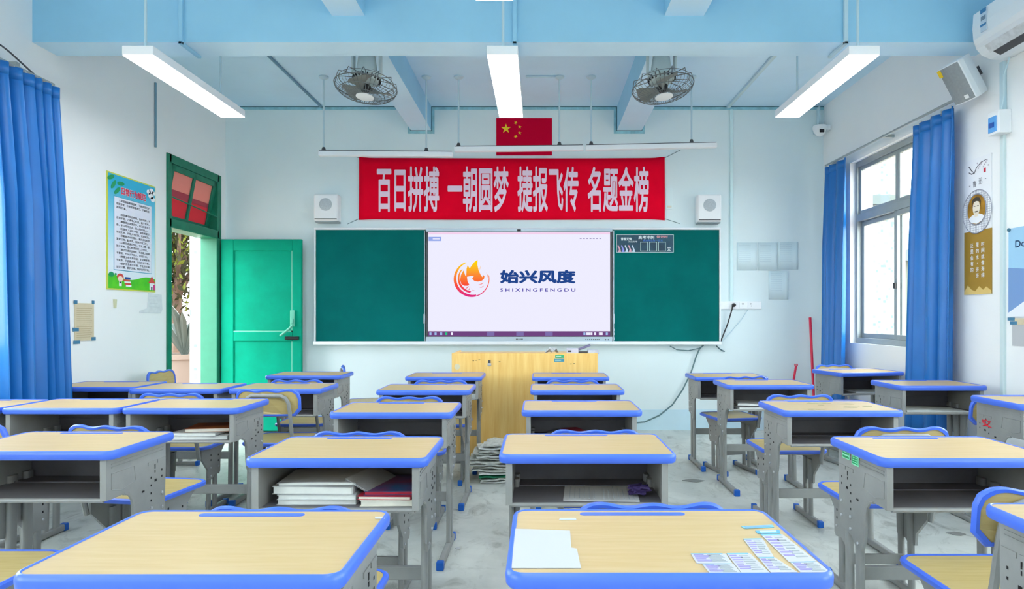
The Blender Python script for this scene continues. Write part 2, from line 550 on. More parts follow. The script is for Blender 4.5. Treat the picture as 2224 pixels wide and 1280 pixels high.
# tilted transom sash
th = math.radians(11)
TM = Matrix.Translation((XL - 0.005, 0, zt - 0.06)) @ Matrix.Rotation(th, 4, 'Y')
sw0, sw1, sh = y0 + 0.04, y1 - 0.04, 0.515
sb = MB()
def tb(a, b, mbx):
    k = MB().bx(a, b)
    mbx.add([TM @ Vector(p) for p in k.v], k.f)
tb((-0.02, sw0, -sh), (0.02, sw0 + 0.06, 0), sb); tb((-0.02, sw1 - 0.06, -sh), (0.02, sw1, 0), sb)
tb((-0.02, sw0, -0.055), (0.02, sw1, 0), sb); tb((-0.02, sw0, -sh), (0.02, sw1, -sh + 0.055), sb)
ymid = (sw0 + sw1) / 2
tb((-0.02, ymid - 0.02, -sh), (0.02, ymid + 0.02, 0), sb)
so = sb.build('transom_sash', M_frame, dr, bevel=0.004)
def backlit(name, col, k):
    m = bpy.data.materials.new(name)
    m.use_nodes = True
    nt = m.node_tree
    nt.nodes.clear()
    o = nt.nodes.new('ShaderNodeOutputMaterial'); mx = nt.nodes.new('ShaderNodeMixShader')
    d = nt.nodes.new('ShaderNodeBsdfDiffuse'); t = nt.nodes.new('ShaderNodeBsdfTranslucent')
    d.inputs['Color'].default_value = col
    t.inputs['Color'].default_value = tuple(c * k for c in col[:3]) + (1,)
    mx.inputs[0].default_value = 0.5
    nt.links.new(d.outputs[0], mx.inputs[1]); nt.links.new(t.outputs[0], mx.inputs[2]); nt.links.new(mx.outputs[0], o.inputs[0])
    return m
M_pane = backlit('red_papered_glass', S(240, 92, 105), 0.36)
M_paneu = backlit('pink_papered_glass', S(252, 178, 168), 0.36)
M_panem = backlit('maroon_papered_glass', S(205, 105, 120), 0.34)
for (a, b, zz) in ((sw0 + 0.06, ymid - 0.02, 0.0), (ymid + 0.02, sw1 - 0.06, 0.02)):
    pb = MB()
    for (u0, u1, mi) in ((-0.055, -0.13, 1), (-0.13, -0.22 - zz, 1), (-0.22 - zz, -0.285, 2), (-0.285, -sh + 0.055, 0)):
        k = MB().bx((-0.004, a, u1), (0.004, b, u0))
        pb.add([TM @ Vector(p) for p in k.v], k.f, mi)
    pb.build('pane', [M_pane, M_paneu, M_panem], so)
MB().tube([(XL + 0.005, y0 + 0.02, 2.30), (XL + 0.005, y1 - 0.02, 2.24)], 0.007, 6).build('transom_bar', M_frame, dr, smooth=True)
# door leaf standing open against the front wall
dx0, dx1, dy0, dy1, dz0, dz1 = XL + 0.03, -2.475, 6.70, 6.74, 0.02, 2.015
lf = MB()
st = 0.095
lf.bx((dx0, dy0, dz0), (dx0 + 0.13, dy1, dz1)); lf.bx((dx1 - st, dy0, dz0), (dx1, dy1, dz1))
for (za, zb) in ((dz0, dz0 + 0.16), (0.955, 1.05), (dz1 - 0.12, dz1)):
    lf.bx((dx0 + 0.13, dy0, za), (dx1 - st, dy1, zb))
lo = lf.build('door_leaf', M_door, dr, bevel=0.006)
MB().bx((dx0 + 0.11, dy0 + 0.016, dz0 + 0.1), (dx1 - st + 0.02, dy1 - 0.008, dz1 - 0.08)).build('door_panel', M_door, lo)
mo = MB()
M_fit_highlight = mat('pale_green_fittings_highlight', (0.12, 0.45, 0.33, 1), 0.45)
mo.bx((dx1 - st - 0.012, dy0 + 0.002, 1.05), (dx1 - st, dy0 + 0.016, dz1 - 0.12)); mo.bx((dx1 - st - 0.012, dy0 + 0.002, 0.18), (dx1 - st, dy0 + 0.016, 0.955))
mo.bx((dx0 + 0.13, dy0 + 0.002, 1.05), (dx1 - st, dy0 + 0.016, 1.062))
mo.build('groove_highlight', M_fit_highlight, lo)  # pale strips put the highlights along the panel grooves into the colour
hx = dx1 - st + 0.005
MB().box((hx, dy0 - 0.008, 1.19), (0.05, 0.016, 0.17)).box((hx, dy0 - 0.02, 1.16), (0.025, 0.02, 0.05)).build('lock_plate', M_fit_highlight, lo, bevel=0.006)
MB().tube([(hx + 0.01, dy0 - 0.03, 1.12), (hx - 0.03, dy0 - 0.035, 1.08), (hx - 0.12, dy0 - 0.03, 1.01)], 0.012, 8).build('door_handle', M_fit_highlight, lo, smooth=True)
MB().box((hx - 0.005, dy0 - 0.012, 0.985), (0.14, 0.024, 0.035)).tube([(hx - 0.07, dy0 - 0.03, 0.985), (hx + 0.07, dy0 - 0.03, 0.985)], 0.009, 8).build('bolt_latch', M_black, lo, bevel=0.003)

# ------------------------------------------------------------------ outside
M_tile = bpy.data.materials.new('mosaic_tile')
M_tile.use_nodes = True
nt = M_tile.node_tree
bs = nt.nodes['Principled BSDF']
tc = nt.nodes.new('ShaderNodeTexCoord')
vo = nt.nodes.new('ShaderNodeTexVoronoi')
vo.inputs['Scale'].default_value = 24
vo.inputs['Randomness'].default_value = 0.15
vo.distance = 'CHEBYCHEV'
rp = nt.nodes.new('ShaderNodeValToRGB')
rp.color_ramp.interpolation = 'CONSTANT'
rp.color_ramp.elements[0].color = (0.17, 0.20, 0.17, 1)
e = rp.color_ramp.elements.new(0.86); e.color = (0.12, 0.155, 0.145, 1)
e = rp.color_ramp.elements.new(0.94); e.color = (0.085, 0.125, 0.14, 1)
rp.color_ramp.elements[-1].color = (0.175, 0.20, 0.175, 1)
nt.links.new(tc.outputs['Object'], vo.inputs['Vector'])
sx = nt.nodes.new('ShaderNodeSeparateColor')
nt.links.new(vo.outputs['Color'], sx.inputs[0])
nt.links.new(sx.outputs[0], rp.inputs['Fac'])
nt.links.new(rp.outputs['Color'], bs.inputs['Base Color'])
M_ground = mat('ground_paving', (0.40, 0.29, 0.22, 1), 0.85, var=0.3, scale=0.9)
struct(MB().bx((-60, -30, -0.35), (60, 80, -0.16)).build('ground', M_ground), 'sunlit paved ground outside')
tag(MB().bx((-5.0, 9.20, -0.16), (-4.05, 9.9, 4.2)).build('tiled_pillar', M_tile, bevel=0.01), 'pale mosaic tiled pillar seen through the open doorway', 'pillar')
bd = thing('building', 'pale green mosaic tiled building seen through the sliding window', 'building', (0, 0, 0))
MB().bx((3.6, 10.6, -0.16), (5.95, 14.0, 6.5)).build('building_wall', M_tile, bd)
MB().bx((3.6, 10.5, 3.05), (6.05, 14.0, 3.2)).build('floor_band', mat('band_concrete', (0.09, 0.11, 0.105, 1), 0.8), bd)
b2 = thing('house', 'pale low house far beyond the right window pane', 'house', (0, 0, 0))
M_pale = mat('pale_house_wall', (0.12, 0.14, 0.115, 1), 0.8, var=0.1, scale=1)
MB().bx((10.5, 19.5, -0.16), (16, 24, 2.9)).build('house_wall', M_pale, b2)
MB().prism([(10.2, 2.9), (16.3, 2.9), (13.2, 4.2)], 19.2, 24.3, 'y').build('house_roof', mat('house_roof_grey', (0.09, 0.11, 0.12, 1), 0.7), b2)
MB().bx((11.3, 19.46, 0.9), (12.3, 19.5, 2.1)).build('house_window', mat('house_glass', (0.05, 0.07, 0.075, 1), 0.3), b2)
# tree beyond the doorway
tr = thing('tree', 'leafy tree with bare dark trunk seen through the open doorway', 'tree', (-7.32, 13.0, -0.16))
M_bark = mat('bark', (0.10, 0.065, 0.045, 1), 0.9, var=0.4, scale=8, bump=0.5)
tk_ = MB()
tk_.tube([(0, 0, 0), (0.05, 0, 0.8), (-0.02, 0.02, 1.7), (0.1, 0.05, 2.6), (0.05, 0, 3.8)], [0.16, 0.12, 0.10, 0.08, 0.03], 10)
for (dx, dy, dz) in ((0.7, 0.2, 3.2), (-0.8, -0.3, 3.4), (0.4, -0.6, 3.0), (-0.4, 0.6, 3.3)):
    tk_.tube([(0.02, 0.02, 1.8), (dx * 0.5, dy * 0.5, 2.5), (dx, dy, dz)], [0.06, 0.045, 0.02], 7)
tk_.build('trunk', M_bark, tr, smooth=True)
lv = MB()
rnd = random.Random(3)
for i in range(2600):
    a, b_, c = rnd.gauss(0, 0.34), rnd.gauss(0, 0.45), rnd.gauss(0, 0.85)
    p = Vector((a, b_, 3.0 + c))
    if p.z < 1.35: continue
    sz = rnd.uniform(0.05, 0.10)
    e_ = Euler((rnd.uniform(0, 6.3), rnd.uniform(0, 6.3), rnd.uniform(0, 6.3))).to_matrix()
    q = [Vector((-sz, 0, 0)), Vector((0, -sz * 0.45, 0.01)), Vector((sz, 0, 0)), Vector((0, sz * 0.45, 0.01))]
    lv.add([e_ @ x + p for x in q], [(0, 1, 2, 3)], 0 if rnd.random() < 0.7 else 1)
lv.build('foliage', [mat('leaf_dark', (0.020, 0.021, 0.009, 1), 0.7, spec=0.1), mat('leaf_bright', (0.075, 0.095, 0.012, 1), 0.7, spec=0.1)], tr)
# agave-like plant at the foot of the tree and a low brick kerb behind it
pl = MB()
for k in range(14):
    a = k * 2.4
    ln = 0.75 + 0.25 * ((k * 37) % 10) / 10
    tip = Vector((math.cos(a) * ln * 0.75, math.sin(a) * ln * 0.75, 0.55 + 0.6 * (k % 3) / 3))
    mid = tip * 0.5 + Vector((0, 0, 0.22))
    pl.tube([(0, 0, 0.0), tuple(mid), tuple(tip)], [0.05, 0.06, 0.006], 5)
tag(pl.build('agave_plant', mat('agave_leaf', (0.05, 0.068, 0.060, 1), 0.6), smooth=True), 'grey green spiky plant beside the tree trunk outdoors', 'plant').location = (-6.28, 11.4, 0.55)
pot = MB().lathe([(0.26, 0), (0.36, 0.1), (0.40, 0.62), (0.44, 0.64), (0.44, 0.72), (0.36, 0.72), (0.34, 0.66)], n=20)
tag(pot.build('plant_pot', mat('pale_pot', (0.14, 0.11, 0.09, 1), 0.8), smooth=True), 'pale pot under the spiky plant outside the doorway', 'pot').location = (-6.28, 11.4, -0.16)
tag(MB().bx((-12, 16, -0.16), (-6.2, 16.3, 0.9)).build('garden_wall', mat('orange_wall', (0.16, 0.075, 0.04, 1), 0.8, var=0.2, scale=3)), 'low orange garden wall behind the tree outdoors', 'wall')

# ------------------------------------------------------------------ curtains and their rails
def curtain(name, label, ya, yb, xc, z0, z1, folds, amp, ph=0.0, drift=0.0, sgn=1):
    mb = MB()
    nu, nv = folds * 14, 26
    pts = []
    rn = random.Random(name + label)
    off = [rn.uniform(-0.6, 0.6) for _ in range(folds + 2)]
    cuts = [0.0]
    for _ in range(folds):
        cuts.append(cuts[-1] + rn.uniform(0.6, 1.4))
    cuts = [c / cuts[-1] for c in cuts]
    amps = [rn.uniform(0.65, 1.25) for _ in range(folds)]
    lean = [rn.uniform(-0.25, 0.25) for _ in range(folds)]
    for j in range(nv + 1):
        v = j / nv
        z = z1 + (z0 - z1) * v
        grow = 0.5 + 0.5 * min(1, v * 3.0)
        for i in range(nu + 1):
            u = i / nu
            f = min(folds - 1, max(q for q in range(folds) if cuts[q] <= u + 1e-9))
            t = (u - cuts[f]) / (cuts[f + 1] - cuts[f])
            t = t ** (2 ** (lean[f] * (0.4 + v)))
            wv = math.cos(2 * PI * t)
            wv2 = 0.22 * math.sin(4 * PI * t + 2.2 * f + 2.0 * v) * v
            a = amp * grow * amps[f]
            y = ya + (yb - ya) * u + 0.35 * (yb - ya) / folds * math.sin(2 * PI * t) * grow * 0.5 + drift * v * u
            pts.append((xc - sgn * amp * 0.2 - sgn * a * (wv + wv2) * 0.9 - sgn * (0.045 if sgn < 0 else 0.02) * v, y, z))
    fs = [(j * (nu + 1) + i, j * (nu + 1) + i + 1, (j + 1) * (nu + 1) + i + 1, (j + 1) * (nu + 1) + i) for j in range(nv) for i in range(nu)]
    mb.add(pts, fs)
    r = thing(name, label, 'curtain', (0, 0, 0))
    o = mb.build('curtain_cloth', M_curt, r, smooth=True)
    sd = o.modifiers.new('thickness', 'SOLIDIFY'); sd.thickness = 0.004
    hd = MB()
    for i in range(0, nu + 1, 7):
        hd.add([], [])
    pl_ = [(pts[i][0], pts[i][1], z1 - 0.012) for i in range(nu + 1)]
    hb = MB()
    vs = [(p[0] - sgn * 0.004, p[1], z1 + 0.004) for p in pl_] + [(p[0] - sgn * 0.004, p[1], z1 - 0.07) for p in pl_]
    n_ = len(pl_)
    hb.add(vs, [(i, i + 1, n_ + i + 1, n_ + i) for i in range(n_ - 1)])
    ho = hb.build('heading_tape', M_curt, r, smooth=True)
    sd = ho.modifiers.new('thickness', 'SOLIDIFY'); sd.thickness = 0.006
    hk = MB()
    for i in range(folds):
        u = (i + 0.5) / folds
        yy = ya + (yb - ya) * u
        hk.tube([(xc, yy, z1 - 0.01), (xc + 0.004, yy, z1 + 0.02), (xc, yy, z1 + 0.028)], 0.004, 5)
    hk.build('hooks', M_bolt, r)
    return r
curtain('curtain', 'wide blue curtain hanging by the beige notice on the door wall', 3.67, 4.19, -3.17, 0.30, 2.69, 6, 0.080, 0.4, 0.035, -1)
curtain('curtain', 'blue curtain gathered in the corner beside the sliding window', 6.11, 6.52, 2.925, 0.30, 2.715, 3, 0.050, 1.2, 0.0, 1)
curtain('curtain', 'wide blue curtain between the sliding window and the scroll poster', 4.55, 5.03, 2.945, 0.30, 2.69, 4, 0.052, 0.2, 0.05, 1)
rl = thing('curtain_rail', 'long curtain rail above the sliding window', 'rail', (0, 0, 0))
MB().tube([(2.93, 6.60, 2.755), (2.93, 4.52, 2.737)], 0.011, 8).build('rod', M_alu, rl, smooth=True)
hb = MB()
for y in (6.45, 5.5, 4.56):
    hb.bx((2.925, y - 0.015, 2.735), (XR, y + 0.015, 2.76))
hb.build('brackets', M_alu, rl)
rl = thing('curtain_rail', 'grey curtain rail on the door wall with bent wire hook', 'rail', (0, 0, 0))
MB().tube([(-3.20, 1.8, 2.735), (-3.20, 4.24, 2.73)], 0.013, 8).build('rod', M_alu, rl, smooth=True)
hb = MB()
for y in (2.4, 3.95):
    hb.bx((XL, y - 0.015, 2.74), (-3.195, y + 0.015, 2.765))
hb.build('brackets', M_alu, rl)
MB().tube([(-3.33, 3.93, 2.84), (-3.28, 3.92, 2.86), (-3.25, 3.95, 2.83), (-3.22, 4.12, 2.745)], 0.006, 6).build('wire_hook', M_dgrey, rl, smooth=True)

# ------------------------------------------------------------------ ceiling lamps
M_lamp = emitter('lamp_glow', (0.95, 0.98, 1.0, 1), LAMP_POWER)
def make_lamp(label):
    r = thing('ceiling_lamp', label, 'lamp', (0, 0, 2.76), group='long hanging ceiling lamps')
    MB().bx((-0.093, -0.6, 0.003), (0.093, 0.6, 0.058)).build('housing', M_whitem, r, bevel=0.004)
    MB().bx((-0.090, -0.595, 0.0), (0.090, 0.595, 0.0028)).build('diffuser', M_lamp, r)
    for y in (-0.52, 0.40):
        MB().tube([(0.0, y, 0.056), (0.0, y, ZC - 2.76)], 0.008, 8).build('hanging_rod', M_pipe, r, smooth=True)
    return r
LX = [-2.39, -0.222, 1.93]
LXN = ['in front of the door wall', 'in front of the flag', 'in front of the window wall']
lamp0 = None
for (yc, row) in ((4.43, 'near the chalkboard'), (2.575, 'of the second row'), (0.7, 'of the third row'), (-1.1, 'of the last row')):
    for i, x in enumerate(LX):
        if lamp0 is None:
            lamp0 = lp = make_lamp('x')
        else:
            lp = copy_tree(lamp0)
        lp.location = (x, yc + (0.0 if i == 1 or yc > 4 else -0.03), 2.76)
        if yc > 4:
            lp['label'] = ['long white hanging lamp beside the door wall, lit', 'long white lit lamp hanging in front of the red flag', 'long white lit lamp hanging beside the window wall'][i]
        elif yc > 2:
            lp['label'] = ['lit lamp overhead in the second row, door side', 'lit lamp just entering the top edge above the cross beam', 'lit lamp overhead in the second row, window side'][i]
        else:
            lp['label'] = 'lit lamp hanging %s, %s' % (row, LXN[i])
# ------------------------------------------------------------------ orbit fans under the two beams
M_fan = mat('fan_grey', S(190, 205, 205), 0.45)
M_blade = mat('fan_blade', S(128, 132, 128), 0.45)
M_wire = mat('fan_wire', S(105, 112, 116), 0.45, metal=0.2)
def make_fan(label, loc, tilt):
    r = thing('ceiling_fan', label, 'fan', loc, group='caged orbit fans under the beams')
    b = MB()
    b.lathe([(0.085, 0.0), (0.085, -0.02), (0.05, -0.03)], n=20)
    b.bx((-0.108, -0.03, -0.17), (-0.094, 0.03, -0.004)); b.bx((0.094, -0.03, -0.17), (0.108, 0.03, -0.004)); b.bx((-0.108, -0.03, -0.012), (0.108, 0.03, 0.0))
    b.bx((-0.108, -0.03, -0.178), (0.108, 0.03, -0.163))
    b.build('bracket', M_fan, r, bevel=0.003)
    MB().lathe([(0.045, -0.028), (0.062, -0.05), (0.074, -0.13), (0.078, -0.162)], n=18).build('gear_box', M_fan, r, smooth=True)
    T = Matrix.Translation((0, 0, -0.185)) @ Matrix.Rotation(tilt[0], 4, 'X') @ Matrix.Rotation(tilt[1], 4, 'Y')
    m = MB(); m.lathe([(0.05, 0.02), (0.10, 0.008), (0.105, -0.02), (0.085, -0.05), (0.04, -0.06)], n=24)
    for k in range(20):
        a = 2 * PI * k / 20
        m.box((0.098 * math.cos(a), 0.098 * math.sin(a), -0.03), (0.012, 0.008, 0.03), 1, Matrix.Rotation(a, 3, 'Z'))
    m.v = [tuple(T @ Vector(p)) for p in m.v]
    m.build('motor', [M_fan, M_black], r, smooth=True)
    g = MB()
    R = 0.228
    prof_b = [(0.05, -0.168), (0.11, -0.166), (0.17, -0.152), (0.215, -0.125), (R, -0.095)]
    prof_t = [(R, -0.095), (0.222, -0.065), (0.18, -0.045), (0.10, -0.035)]
    for k in range(44):
        a = 2 * PI * k / 44
        g.tube([(q * math.cos(a), q * math.sin(a), h) for q, h in prof_b], 0.0017, 4)
    for k in range(12):
        a = 2 * PI * k / 12 + 0.1
        g.tube([(R * math.cos(a), R * math.sin(a), -0.095), (0.215 * math.cos(a + 0.06), 0.215 * math.sin(a + 0.06), -0.04), (0.17 * math.cos(a + 0.1), 0.17 * math.sin(a + 0.1), -0.035), (0.10 * math.cos(a + 0.1), 0.10 * math.sin(a + 0.1), -0.03)], 0.003, 4)
    for (q, h, t) in ((R, -0.095, 0.004), (0.19, -0.142, 0.0025), (0.12, -0.165, 0.0025), (0.06, -0.168, 0.0025), (0.20, -0.05, 0.0025)):
        g.tube([(q * math.cos(2 * PI * k / 40), q * math.sin(2 * PI * k / 40), h) for k in range(40)], t, 5, closed=True)
    g.v = [tuple(T @ Vector(p)) for p in g.v]
    go = g.build('guard', M_wire, r, smooth=True)
    c = MB(); c.lathe([(0.066, -0.166), (0.066, -0.172), (0.05, -0.177)], n=24)
    c.v = [tuple(T @ Vector(p)) for p in c.v]
    c.build('badge', M_white, go, smooth=True)
    for k in range(3):
        a0 = 2 * PI * k / 3 + 0.5
        bl = MB()
        vs, fs = [], []
        for i in range(7):
            q = 0.03 + 0.165 * i / 6
            wd = 0.55 * (0.5 + 0.9 * i / 6) if i < 6 else 0.5
            for j in range(6):
                a = a0 + wd * (j / 5 - 0.5) * 1.5
                vs.append((q * math.cos(a), q * math.sin(a), -0.105 + 0.05 * (j / 5 - 0.5)))
        for i in range(6):
            for j in range(5):
                fs.append((i * 6 + j, i * 6 + j + 1, (i + 1) * 6 + j + 1, (i + 1) * 6 + j))
        bl.add(vs, fs)
        bl.v = [tuple(T @ Vector(p)) for p in bl.v]
        o = bl.build('blade', M_blade, r, smooth=True)
        sd = o.modifiers.new('thickness', 'SOLIDIFY'); sd.thickness = 0.003
    hcap = MB(); hcap.lathe([(0.035, -0.08), (0.038, -0.10), (0.03, -0.125), (0.012, -0.13)], n=16)
    hcap.v = [tuple(T @ Vector(p)) for p in hcap.v]
    hcap.build('hub', M_black, r, smooth=True)
    return r
make_fan('caged ceiling fan hanging from the beam on the door side', (-1.285, 4.80, LBZ), (math.radians(-6), math.radians(4)))
make_fan('caged ceiling fan hanging from the beam on the window side', (0.905, 4.80, LBZ), (math.radians(-6), math.radians(-6)))
# ------------------------------------------------------------------ chalkboard lights: three unlit battens on rods
def batten(label, pa, pb, rods):
    r = thing('batten_light', label, 'lamp', (0, 0, 0), group='unlit batten lights above the banner')
    a, b = Vector(AT(pa[0], pa[1], 6.0)), Vector(AT(pb[0], pb[1], 6.0))
    d = (b - a)
    mid = (a + b) / 2
    Rm = d.to_track_quat('X', 'Z').to_matrix()
    MB().box(mid, (d.length - 0.006, 0.055, 0.045), 0, Rm).build('housing', M_whitem, r, bevel=0.006)
    MB().box(mid + Vector((0, 0, 0.025)), (d.length - 0.02, 0.04, 0.008), 0, Rm).build('top_channel', M_dgrey, r)
    for px in rods:
        x = (px - CX) * 6.0 / F
        z = a.z + (b.z - a.z) * (x - a.x) / (b.x - a.x)
        rb = MB()
        rb.tube([(x, 6.0, z + 0.022), (x, 6.0, ZC)], 0.008, 8)
        rb.lathe([(0.045, ZC), (0.045, ZC - 0.012), (0.012, ZC - 0.03)], (x, 6.0, 0), 14)
        rb.lathe([(0.012, z + 0.02), (0.022, z + 0.03), (0.012, z + 0.06)], (x, 6.0, 0), 10, 1)
        rb.build('hanging_rod', [M_pipe, M_dgrey], r, smooth=True)
batten('lower white batten light on the door side above the banner', (692, 334), (984, 336), (703, 926))
batten('middle white batten light crossing in front of the flag', (986, 325), (1268, 322), (996, 1215))
batten('white batten light on the window side above the banner', (1271, 322), (1557, 316), (1284, 1502))

# ------------------------------------------------------------------ wall writing helper
def on_front(px, py): return (FX(px), FZ(py))
def fw_thing(name, label, cat, group=None):
    return thing(name, label, cat, (0, YW, 0), FRONT, group)     # local x = room x, local y = height, local z = out of the wall

# flag
r = fw_thing('flag', 'red flag with yellow stars above the banner', 'flag')
x0, x1, z1, z0 = FX(1078), FX(1199), FZ(257), FZ(338)
MB().bx((x0, z0, 0.001), (x1, z1, 0.005)).build('flag_cloth', M_flag, r)
def star(cx, cy, R, rot=0.0):
    return [(cx + (R if k % 2 == 0 else R * 0.40) * math.sin(rot + PI * k / 5), cy + (R if k % 2 == 0 else R * 0.40) * math.cos(rot + PI * k / 5)) for k in range(10)]
for (px, py, rad, rot) in ((1099, 280, 11.0, 0), (1120, 267, 4.2, 0.5), (1129, 276, 4.2, 0.2), (1129, 289, 4.2, 0.1), (1120, 297, 4.2, 0.6)):
    x, z = on_front(px, py)
    MB().poly(star(x, z, rad / s_, rot), 0.0062, 0.0012).build('star', M_yellow, r)
# banner
r = fw_thing('banner', 'long red banner with large white Chinese characters', 'banner')
bx0, bx1, bz1, bz0 = FX(781), FX(1443), FZ(344), FZ(477)
mb = MB()
nu, nv = 60, 8
vs, fs = [], []
for j in range(nv + 1):
    for i in range(nu + 1):
        u, v = i / nu, j / nv
        sag = 0.006 * math.sin(PI * u)
        zz = 0.020 + 0.005 * math.sin(14 * u + 3 * v) * (0.3 + v) * 0.5 + 0.004 * math.sin(5 * u - 4 * v)
        edge = 0.008 * (1 - min(1, u * 25)) + 0.012 * (1 - min(1, (1 - u) * 25))
        vs.append((bx0 + (bx1 - bx0) * u, bz1 - sag + edge * (0.5 - v) * 2 + (bz0 - bz1) * v, zz))
for j in range(nv):
    for i in range(nu):
        a = j * (nu + 1) + i
        fs.append((a, a + nu + 1, a + nu + 2, a + 1))
mb.add(vs, fs)
o = mb.build('banner_cloth', M_red, r, smooth=True)
sd = o.modifiers.new('thickness', 'SOLIDIFY'); sd.thickness = 0.003; sd.offset = -1
mb = MB()
for (body, a, b) in (('百日拼搏', 820, 955), ('一朝圆梦', 973, 1105), ('捷报飞传', 1124, 1256), ('名题金榜', 1276, 1408)):
    xa, xb = FX(a), FX(b)
    mb.text(body, (xa + xb) / 2, FZ(412.5), xb - xa, 99 / s_, 0.031, bold=0.022)
mb.build('lettering', M_pinkw, r)
for (px, py, qx, qy) in ((781, 344, 758, 336), (1443, 344, 1478, 326), (781, 476, 755, 487), (1443, 476, 1476, 486)):
    a, b = on_front(px, py), on_front(qx, qy)
    MB().tube([(a[0], a[1], 0.02), (b[0], b[1], 0.004)], 0.003, 5).build('tie_cord', M_cord, r)

# ------------------------------------------------------------------ chalkboard
r = fw_thing('chalkboard', 'long green chalkboard with white frame around the screen', 'chalkboard')
x0, x1, z1, z0 = FX(688), FX(1561), FZ(497), FZ(748)
D = 0.085
fb = MB()
fb.bx((x0, z1 - 0.022, 0), (x1, z1, D)); fb.bx((x0, z0, 0), (x1, z0 + 0.035, D + 0.03))
fb.bx((x0, z0 + 0.035, 0), (x0 + 0.016, z1 - 0.022, D)); fb.bx((x1 - 0.016, z0 + 0.035, 0), (x1, z1 - 0.022, D))
fb.bx((x0 + 0.016, z0 + 0.035, 0), (x1 - 0.016, z1 - 0.022, 0.02))
fb.build('board_frame', M_whitem, r, bevel=0.004)
xa, xb = FX(927), FX(1329)
MB().bx((x0 + 0.016, z0 + 0.035, 0.05), (xa - 0.004, z1 - 0.022, D - 0.012)).build('board_panel', M_board, r, bevel=0.003)
MB().bx((xb + 0.004, z0 + 0.035, 0.05), (x1 - 0.016, z1 - 0.022, D - 0.012)).build('board_panel', M_board, r, bevel=0.003)
eg = MB()
eg.bx((xa - 0.014, z0 + 0.035, D - 0.012), (xa - 0.006, z1 - 0.03, D - 0.006)); eg.bx((xb + 0.006, z0 + 0.035, D - 0.012), (xb + 0.014, z1 - 0.03, D - 0.006))
for (zz) in (z0 + 0.05, z0 + 0.10, z0 + 0.14):
    eg.bx((xb + 0.006, zz, D - 0.012), (xb + 0.018, zz + 0.025, D))
for (zz) in (z0 + 0.22, ):
    eg.bx((xb + 0.004, zz, D - 0.012), (xb + 0.02, zz + 0.10, D)); eg.bx((xa - 0.02, zz, D - 0.012), (xa - 0.004, zz + 0.10, D))
eg.build('panel_edge', M_silver, r)
# ------------------------------------------------------------------ interactive screen
r = fw_thing('display_screen', 'large lit display screen set into the middle of the chalkboard', 'screen')
dx0, dx1, dz1, dz0 = FX(928), FX(1328), FZ(499), FZ(742)
fb = MB()
fb.bx((dx0, dz0, 0.025), (dx1, dz1, 0.088))
fb.build('casing', M_dgrey, r, bevel=0.004)
MB().bx((dx0, dz1 - 0.034, 0.088), (dx1, dz1, 0.096)).build('top_bar', M_silver, r, bevel=0.002)
MB().bx((dx0, dz0, 0.088), (dx1, dz0 + 0.052, 0.098)).build('bottom_bar', M_silver, r, bevel=0.002)
MB().bx((FX(1124), dz1 - 0.03, 0.096), (FX(1132), dz1 - 0.010, 0.104)).build('webcam', M_black, r, bevel=0.002)
mk = MB()
[mk.rect(FX(1121.5 + 2.6 * k), dz0 + 0.023, FX(1123 + 2.6 * k), dz0 + 0.033, 0.0990) for k in range(6)]
for k in range(8):
    mk.rect(FX(1270 + 4 * k), dz0 + 0.018, FX(1272 + 4 * k), dz0 + 0.028, 0.0990)
mk.rect(FX(1312), dz0 + 0.016, FX(1314.5), dz0 + 0.028, 0.0990); mk.rect(FX(1318), dz0 + 0.016, FX(1320), dz0 + 0.028, 0.0990)
mk.build('bar_markings', M_ink, r)
E_white = emitter('screen_white', (0.86, 0.85, 1.0, 1), 1.0)
E_pink = emitter('screen_pink', (0.95, 0.68, 0.90, 1), 0.95)
E_blue = emitter('screen_blue', S(150, 170, 235), 1.0)
E_task = emitter('screen_taskbar', S(112, 70, 128), 1.0)
E_navy = emitter('screen_navy', S(35, 70, 140), 1.0)
E_indigo = emitter('screen_indigo', S(85, 75, 170), 1.0)
E_icon = emitter('screen_icon_blue', S(160, 190, 235), 1.0)
E_green = emitter('screen_icon_green', S(40, 200, 130), 1.0)
sx0, sx1, sz1, sz0 = FX(933), FX(1323), FZ(507), FZ(730.5)
MB().bx((sx0, sz0, 0.088), (sx1, sz1, 0.0895)).build('screen', E_white, r)
tb_ = MB()
tb_.rect(sx0, sz0, sx1, FZ(719.5), 0.0905, mi=0)
tb_.rect(sx0, FZ(511.5), sx1, sz1, 0.0905, mi=1)
tb_.rect(FX(934), FZ(526), FX(961), FZ(517), 0.0905, mi=2)
tb_.rect(FX(943), FZ(522.5), FX(958), FZ(520.5), 0.0915, mi=4)
for (px, c) in ((938, 3), (949, 3), (961, 3), (972, 5), (984, 4), (1268, 3), (1276, 4), (1283, 4), (1291, 4), (1303, 4), (1316, 3)):
    wd = 2.2 if px not in (1276, 1303) else 4.0
    tb_.rect(FX(px - wd), FZ(727.5), FX(px + wd), FZ(722), 0.0915, mi=c)
for px in (1067, 1130, 1192):
    tb_.rect(FX(px - 8), FZ(729), FX(px + 8), FZ(720.5), 0.0912, mi=6)
for k in range(7):
    tb_.rect(FX(1258 + 7 * k), FZ(521.3), FX(1262 + 7 * k), FZ(520.3), 0.0915, mi=6)
tb_.build('screen_bars', [E_task, E_pink, E_blue, E_icon, E_white, E_green, emitter('screen_bar_dim', S(125, 110, 170), 1.0)], r)
tx = MB()
tx.text('始兴风度', FX(1168), FZ(602.5), 162 / s_, 29 / s_, 0.0915, bold=0.045)
tx.build('lettering', [E_navy, E_indigo], r)
tx = MB()
tx.text('SHIXINGFENGDU'.replace('', ' ').strip(), FX(1168), FZ(631), 161 / s_, 7.5 / s_, 0.0915, 1, 0.02)
tx.build('lettering', [E_navy, E_indigo], r)
